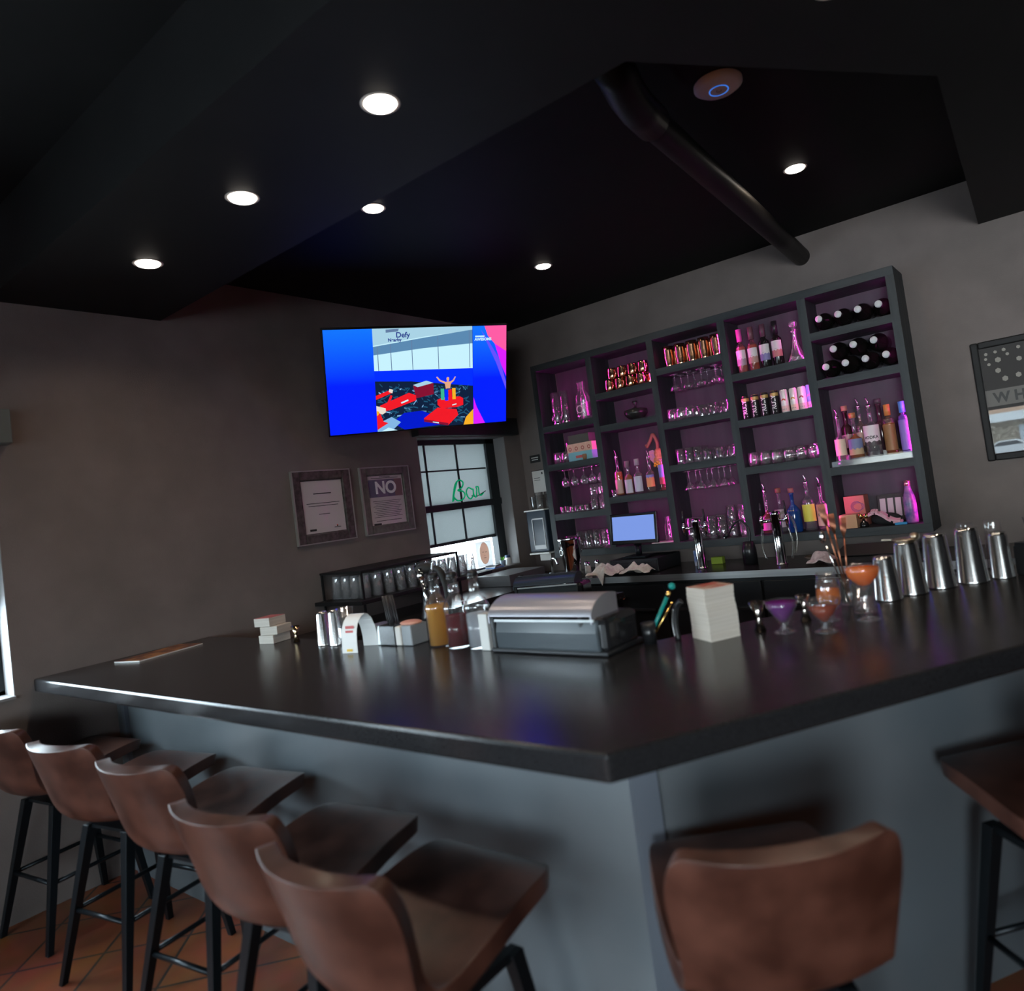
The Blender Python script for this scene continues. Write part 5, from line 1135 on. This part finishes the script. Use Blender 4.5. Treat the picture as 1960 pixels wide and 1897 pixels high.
glassy('tasting_glass', (3.405, -2.68, ZB), 'tulip tasting glass of golden whiskey behind the amber cocktail', [(0, 0), (.027, 0), (.028, .003), (.010, .012), (.010, .026), (.034, .050), (.041, .075), (.038, .110), (.030, .160), (.0285, .160), (.0365, .110), (.0392, .075), (.032, .052), (.009, .036), (0, .035)],
       liq=[(0, .036), (.009, .037), (.0315, .053), (.0385, .075), (.0365, .103), (0, .103)], liqm=am_)
co = liquidm('orange_cocktail', (1.0, .27, .008), .85)
glassy('coupe_glass', (3.523, -2.68, ZB), 'stemmed coupe of bright orange cocktail before the steel tins', [(0, 0), (.036, 0), (.037, .003), (.010, .012), (.0045, .030), (.005, .090), (.012, .102), (.022, .112), (.047, .140), (.054, .160), (.055, .178), (.0535, .178), (.0525, .160), (.0455, .142), (.020, .116), (0, .110)],
       liq=[(0, .111), (.0195, .117), (.045, .1425), (.052, .160), (.0525, .170), (0, .170)], liqm=co)
glassy('cut_crystal_tumbler', (3.485, -2.56, ZB), 'tall cut crystal glass behind the orange coupe', [(0, 0), (.036, 0), (.037, .004), (.043, .150), (.041, .150), (.034, .012), (0, .012)], 14)
# shaker tins along the angled bar
tins = [((3.516, -2.34), .048, .036, .160, 'short steel shaker tin, leftmost of the row, behind the orange coupe'), ((3.575, -2.225), .055, .041, .196, 'tall steel shaker tin with the hawthorne strainer on it'),
        ((3.655, -2.112), .055, .041, .203, 'tall steel shaker tin, third of the row from the coupe'), ((3.752, -2.02), .055, .041, .208, 'tall steel shaker tin, fourth of the row from the coupe'), ((3.844, -1.944), .040, .033, .175, 'slim steel tin at the right end of the row')]
for (x, y), a, b_, h, lab in tins: tin((x, y, ZB), lab, a, b_, h)
hsn = thing('hawthorne_strainer', (3.575, -2.225, ZB+.1975), 'bronze toned strainer resting on the second tall tin', 'strainer', rz=math.radians(-15))
MB().lathe([(0, 0), (.045, 0), (.047, .004), (.040, .008), (0, .010)], 24).build('plate', mat('bronze_steel', (.45, .36, .27), .3, 1), hsn)
MB().box((-.060, 0, .004), (.05, .018, .003)).build('handle', mat('bronze_steel'), hsn); MB().sphere((.038, 0, .014), .018, 14, (1, 1, .8)).build('knob', mat('bronze_steel'), hsn)
# upside-down stemless glasses behind the tins
for i, (x, y) in enumerate(((3.735, -1.895), (3.825, -1.85))):
    c = dup(P('inv', invp), (x, y, ZB-.0), 'upside-down clear glass behind the steel tins, %s one' % ('left', 'right')[i])
    c.scale = (1.0, 1.0, 1.42); c.data = c.data.copy(); c.data.materials[0] = glass_m
    for q in ('used', 'group'):
        if q in c: del c[q]
# jar of spoons and forks
uj = thing('utensil_jar', (3.40, -2.42, ZB), 'clear jar of copper and steel bar forks and spoons', 'utensil jar')
MB().lathe([(0, 0), (.030, 0), (.032, .004), (.034, .10), (.032, .10), (.029, .008), (0, .008)], 20).build('jar', glass_m, uj)
def fork(dx, dy, m_, tines, L, tw=0):
    k = MB(); e = Vector((dx, dy, L)); k.tube([(0, 0, .01), tuple(e*.5), tuple(e*.78)], .0032, 8)
    if tines:
        side = Vector((.6, .8, 0)); p0 = e*.78
        for s_ in (-1, -.33, .33, 1): k.tube([tuple(p0), tuple(p0+e*.08+side*.010*s_), tuple(e+side*.012*s_)], .0028, 6)
    else: k.sphere(tuple(e*.90), .014, 12, (.8, .9, 1.7))
    k.build('bar_fork' if tines else 'bar_spoon', m_, uj)
fork(-.02, -.01, copd_m, True, .335); fork(.012, .02, copd_m, True, .315); fork(-.055, -.05, steel_m, False, .285); fork(-.045, -.03, copd_m, True, .375)
# straw and napkin organiser at the right edge
so = thing('straw_organiser', (3.99, -1.84, ZB), 'black bar organiser with cocktail straws at the right edge of the bar', 'organiser', rz=PI/2-ang)
MB().box((.05, 0, .055), (.30, .12, .11)).build('tray_body', mat('organiser_black', (.012, .013, .014), .35), so, bevel=.004)
k = MB(); rnd = random.Random(9)
for i in range(26): x = -.05+.07*rnd.random(); y = rnd.uniform(-.03, .03); k.cyl((x, y, .05), (x+rnd.uniform(-.004, .004), y, .235), .0028, n=6)
k.cyl((-.07, -.02, .06), (-.125, -.02, .225), .0028, n=6); k.build('straws', mat('straw_black'), so)
MB().box((-.03, 0, .117), (.14, .10, .014)).build('napkin_stack', blackplastic_m, so)

# ================================================================== bar stools
def stool_shell():
    k = MB(); NU, NVv = 12, 22
    # side profile: (forward y, height z, half width, edge lift, edge wrap forward)
    keys = [(.251, .673, .125, .0, 0), (.241, .679, .176, .0, 0), (.205, .682, .203, .004, 0), (.10, .666, .214, .012, 0), (-.02, .640, .218, .014, .0), (-.150, .614, .210, .018, .012), (-.228, .655, .200, .025, .038),
            (-.262, .760, .212, .010, .052), (-.290, .850, .222, .006, .060), (-.310, .912, .210, .010, .055), (-.316, .931, .182, .010, .045)]
    def prof(t):
        s_ = t*(len(keys)-1); i = min(int(s_), len(keys)-2); f = s_-i
        q = [keys[max(0, min(len(keys)-1, i+k_))] for k_ in (-1, 0, 1, 2)]
        return [.5*((2*b)+(c-a)*f+(2*a-5*b+4*c-d)*f*f+(3*b-a-3*c+d)*f**3) for a, b, c, d in zip(*q)]
    V = []
    for j in range(NVv+1):
        y, z, hw, lf, wr = prof(j/NVv)
        V.append([k.bm.verts.new((hw*u*(1-.0*abs(u)), y+wr*abs(u)**2.2, z+lf*abs(u)**2.5)) for u in [-1+2*i/NU for i in range(NU+1)]])
    for j in range(NVv):
        for i in range(NU):
            f = k.bm.faces.new((V[j][i], V[j][i+1], V[j+1][i+1], V[j+1][i])); f.smooth = True
    return k
def make_stool():
    r = thing('bar_stool', (0, 0, 0), '', 'bar stool', 'leather bar stools')
    o = stool_shell().build('seat_shell', leather_m, r)
    sd = o.modifiers.new('solid', 'SOLIDIFY'); sd.thickness = .042; sd.offset = -1
    bv = o.modifiers.new('bevel', 'BEVEL'); bv.width = .014; bv.segments = 3; bv.limit_method = 'ANGLE'; bv.angle_limit = 1.0
    ss = o.modifiers.new('sub', 'SUBSURF'); ss.levels = 1; ss.render_levels = 1
    f = MB(); f.box((0, .02, .562), (.24, .26, .012)); f.box((-.12, .02, .560), (.025, .28, .02)).box((.12, .02, .560), (.025, .28, .02)); f.build('seat_frame', blackmetal_m, r)
    for sx_ in (-1, 1):
        for sy_ in (-1, 1):
            t0 = Vector((sx_*.125, (.02+sy_*.125), .568)); t1 = Vector((sx_*.205, .01+sy_*(.205 if sy_ > 0 else .225), .0)); l = MB()
            a, b_ = .019, .012
            q0 = [l.bm.verts.new(t0+Vector((dx*a, dy*a, 0))) for dx, dy in ((-1, -1), (1, -1), (1, 1), (-1, 1))]
            q1 = [l.bm.verts.new(t1+Vector((dx*b_, dy*b_, 0))) for dx, dy in ((-1, -1), (1, -1), (1, 1), (-1, 1))]
            l.bm.faces.new(q0[::-1]); l.bm.faces.new(q1)
            for i in range(4): l.bm.faces.new((q0[i], q0[(i+1) % 4], q1[(i+1) % 4], q1[i]))
            l.build('leg', blackmetal_m, r, bevel=.002)
    def lp_(sx_, sy_, z): t = (.568-z)/.568; y0 = .02+sy_*.125; y1 = .01+sy_*(.205 if sy_ > 0 else .225); return Vector((sx_*(.125+.08*t), y0+(y1-y0)*t, z))
    for (a, b_) in (((-1, -1), (1, -1)), ((1, -1), (1, 1)), ((1, 1), (-1, 1)), ((-1, 1), (-1, -1))):
        zf = .26
        MB().cyl(tuple(lp_(*a, zf)), tuple(lp_(*b_, zf)), .009, n=10).build('foot_rail', blackmetal_m, r)
    return r
DA = -ang
stools = [((.25, -3.90), .12, 'brown leather bar stool nearest the left wall, cut by the picture edge'), ((.94, -3.89), .16, 'brown leather bar stool, second from the left wall'),
          ((1.575, -3.885), .13, 'brown leather bar stool, third from the left wall'), ((2.28, -3.97), .10, 'brown leather bar stool, fourth from the left wall'), ((2.805, -4.03), .0, 'brown leather bar stool nearest the viewer on the left leg of the bar'),
          ((3.466, -3.674), .66, 'brown leather bar stool seen from behind at the angled leg of the bar'), ((4.007, -2.917), .80, 'dark brown leather bar stool at the right edge of the picture')]
s0 = make_stool()
for i, ((x, y), rz, lab) in enumerate(stools):
    if i == 0: s0.location = (x, y, 0); s0.rotation_euler.z = rz; s0['label'] = lab
    else: dup(s0, (x, y, 0), lab, rz=rz)
for o in list(bpy.data.objects):
    if 'used' in o: del o['used']

# rest every thing a hair above what carries it
rests = {round(v, 4) for v in [SB, ZC, .945, 1.551, zr, zb, 1.518, 1.1225]+[z for c_ in BD for z in c_]}
for o in bpy.data.objects:
    if o.parent is None and o.get('category') and o is not SH and round(o.location.z, 4) in rests: o.location.z += .0012
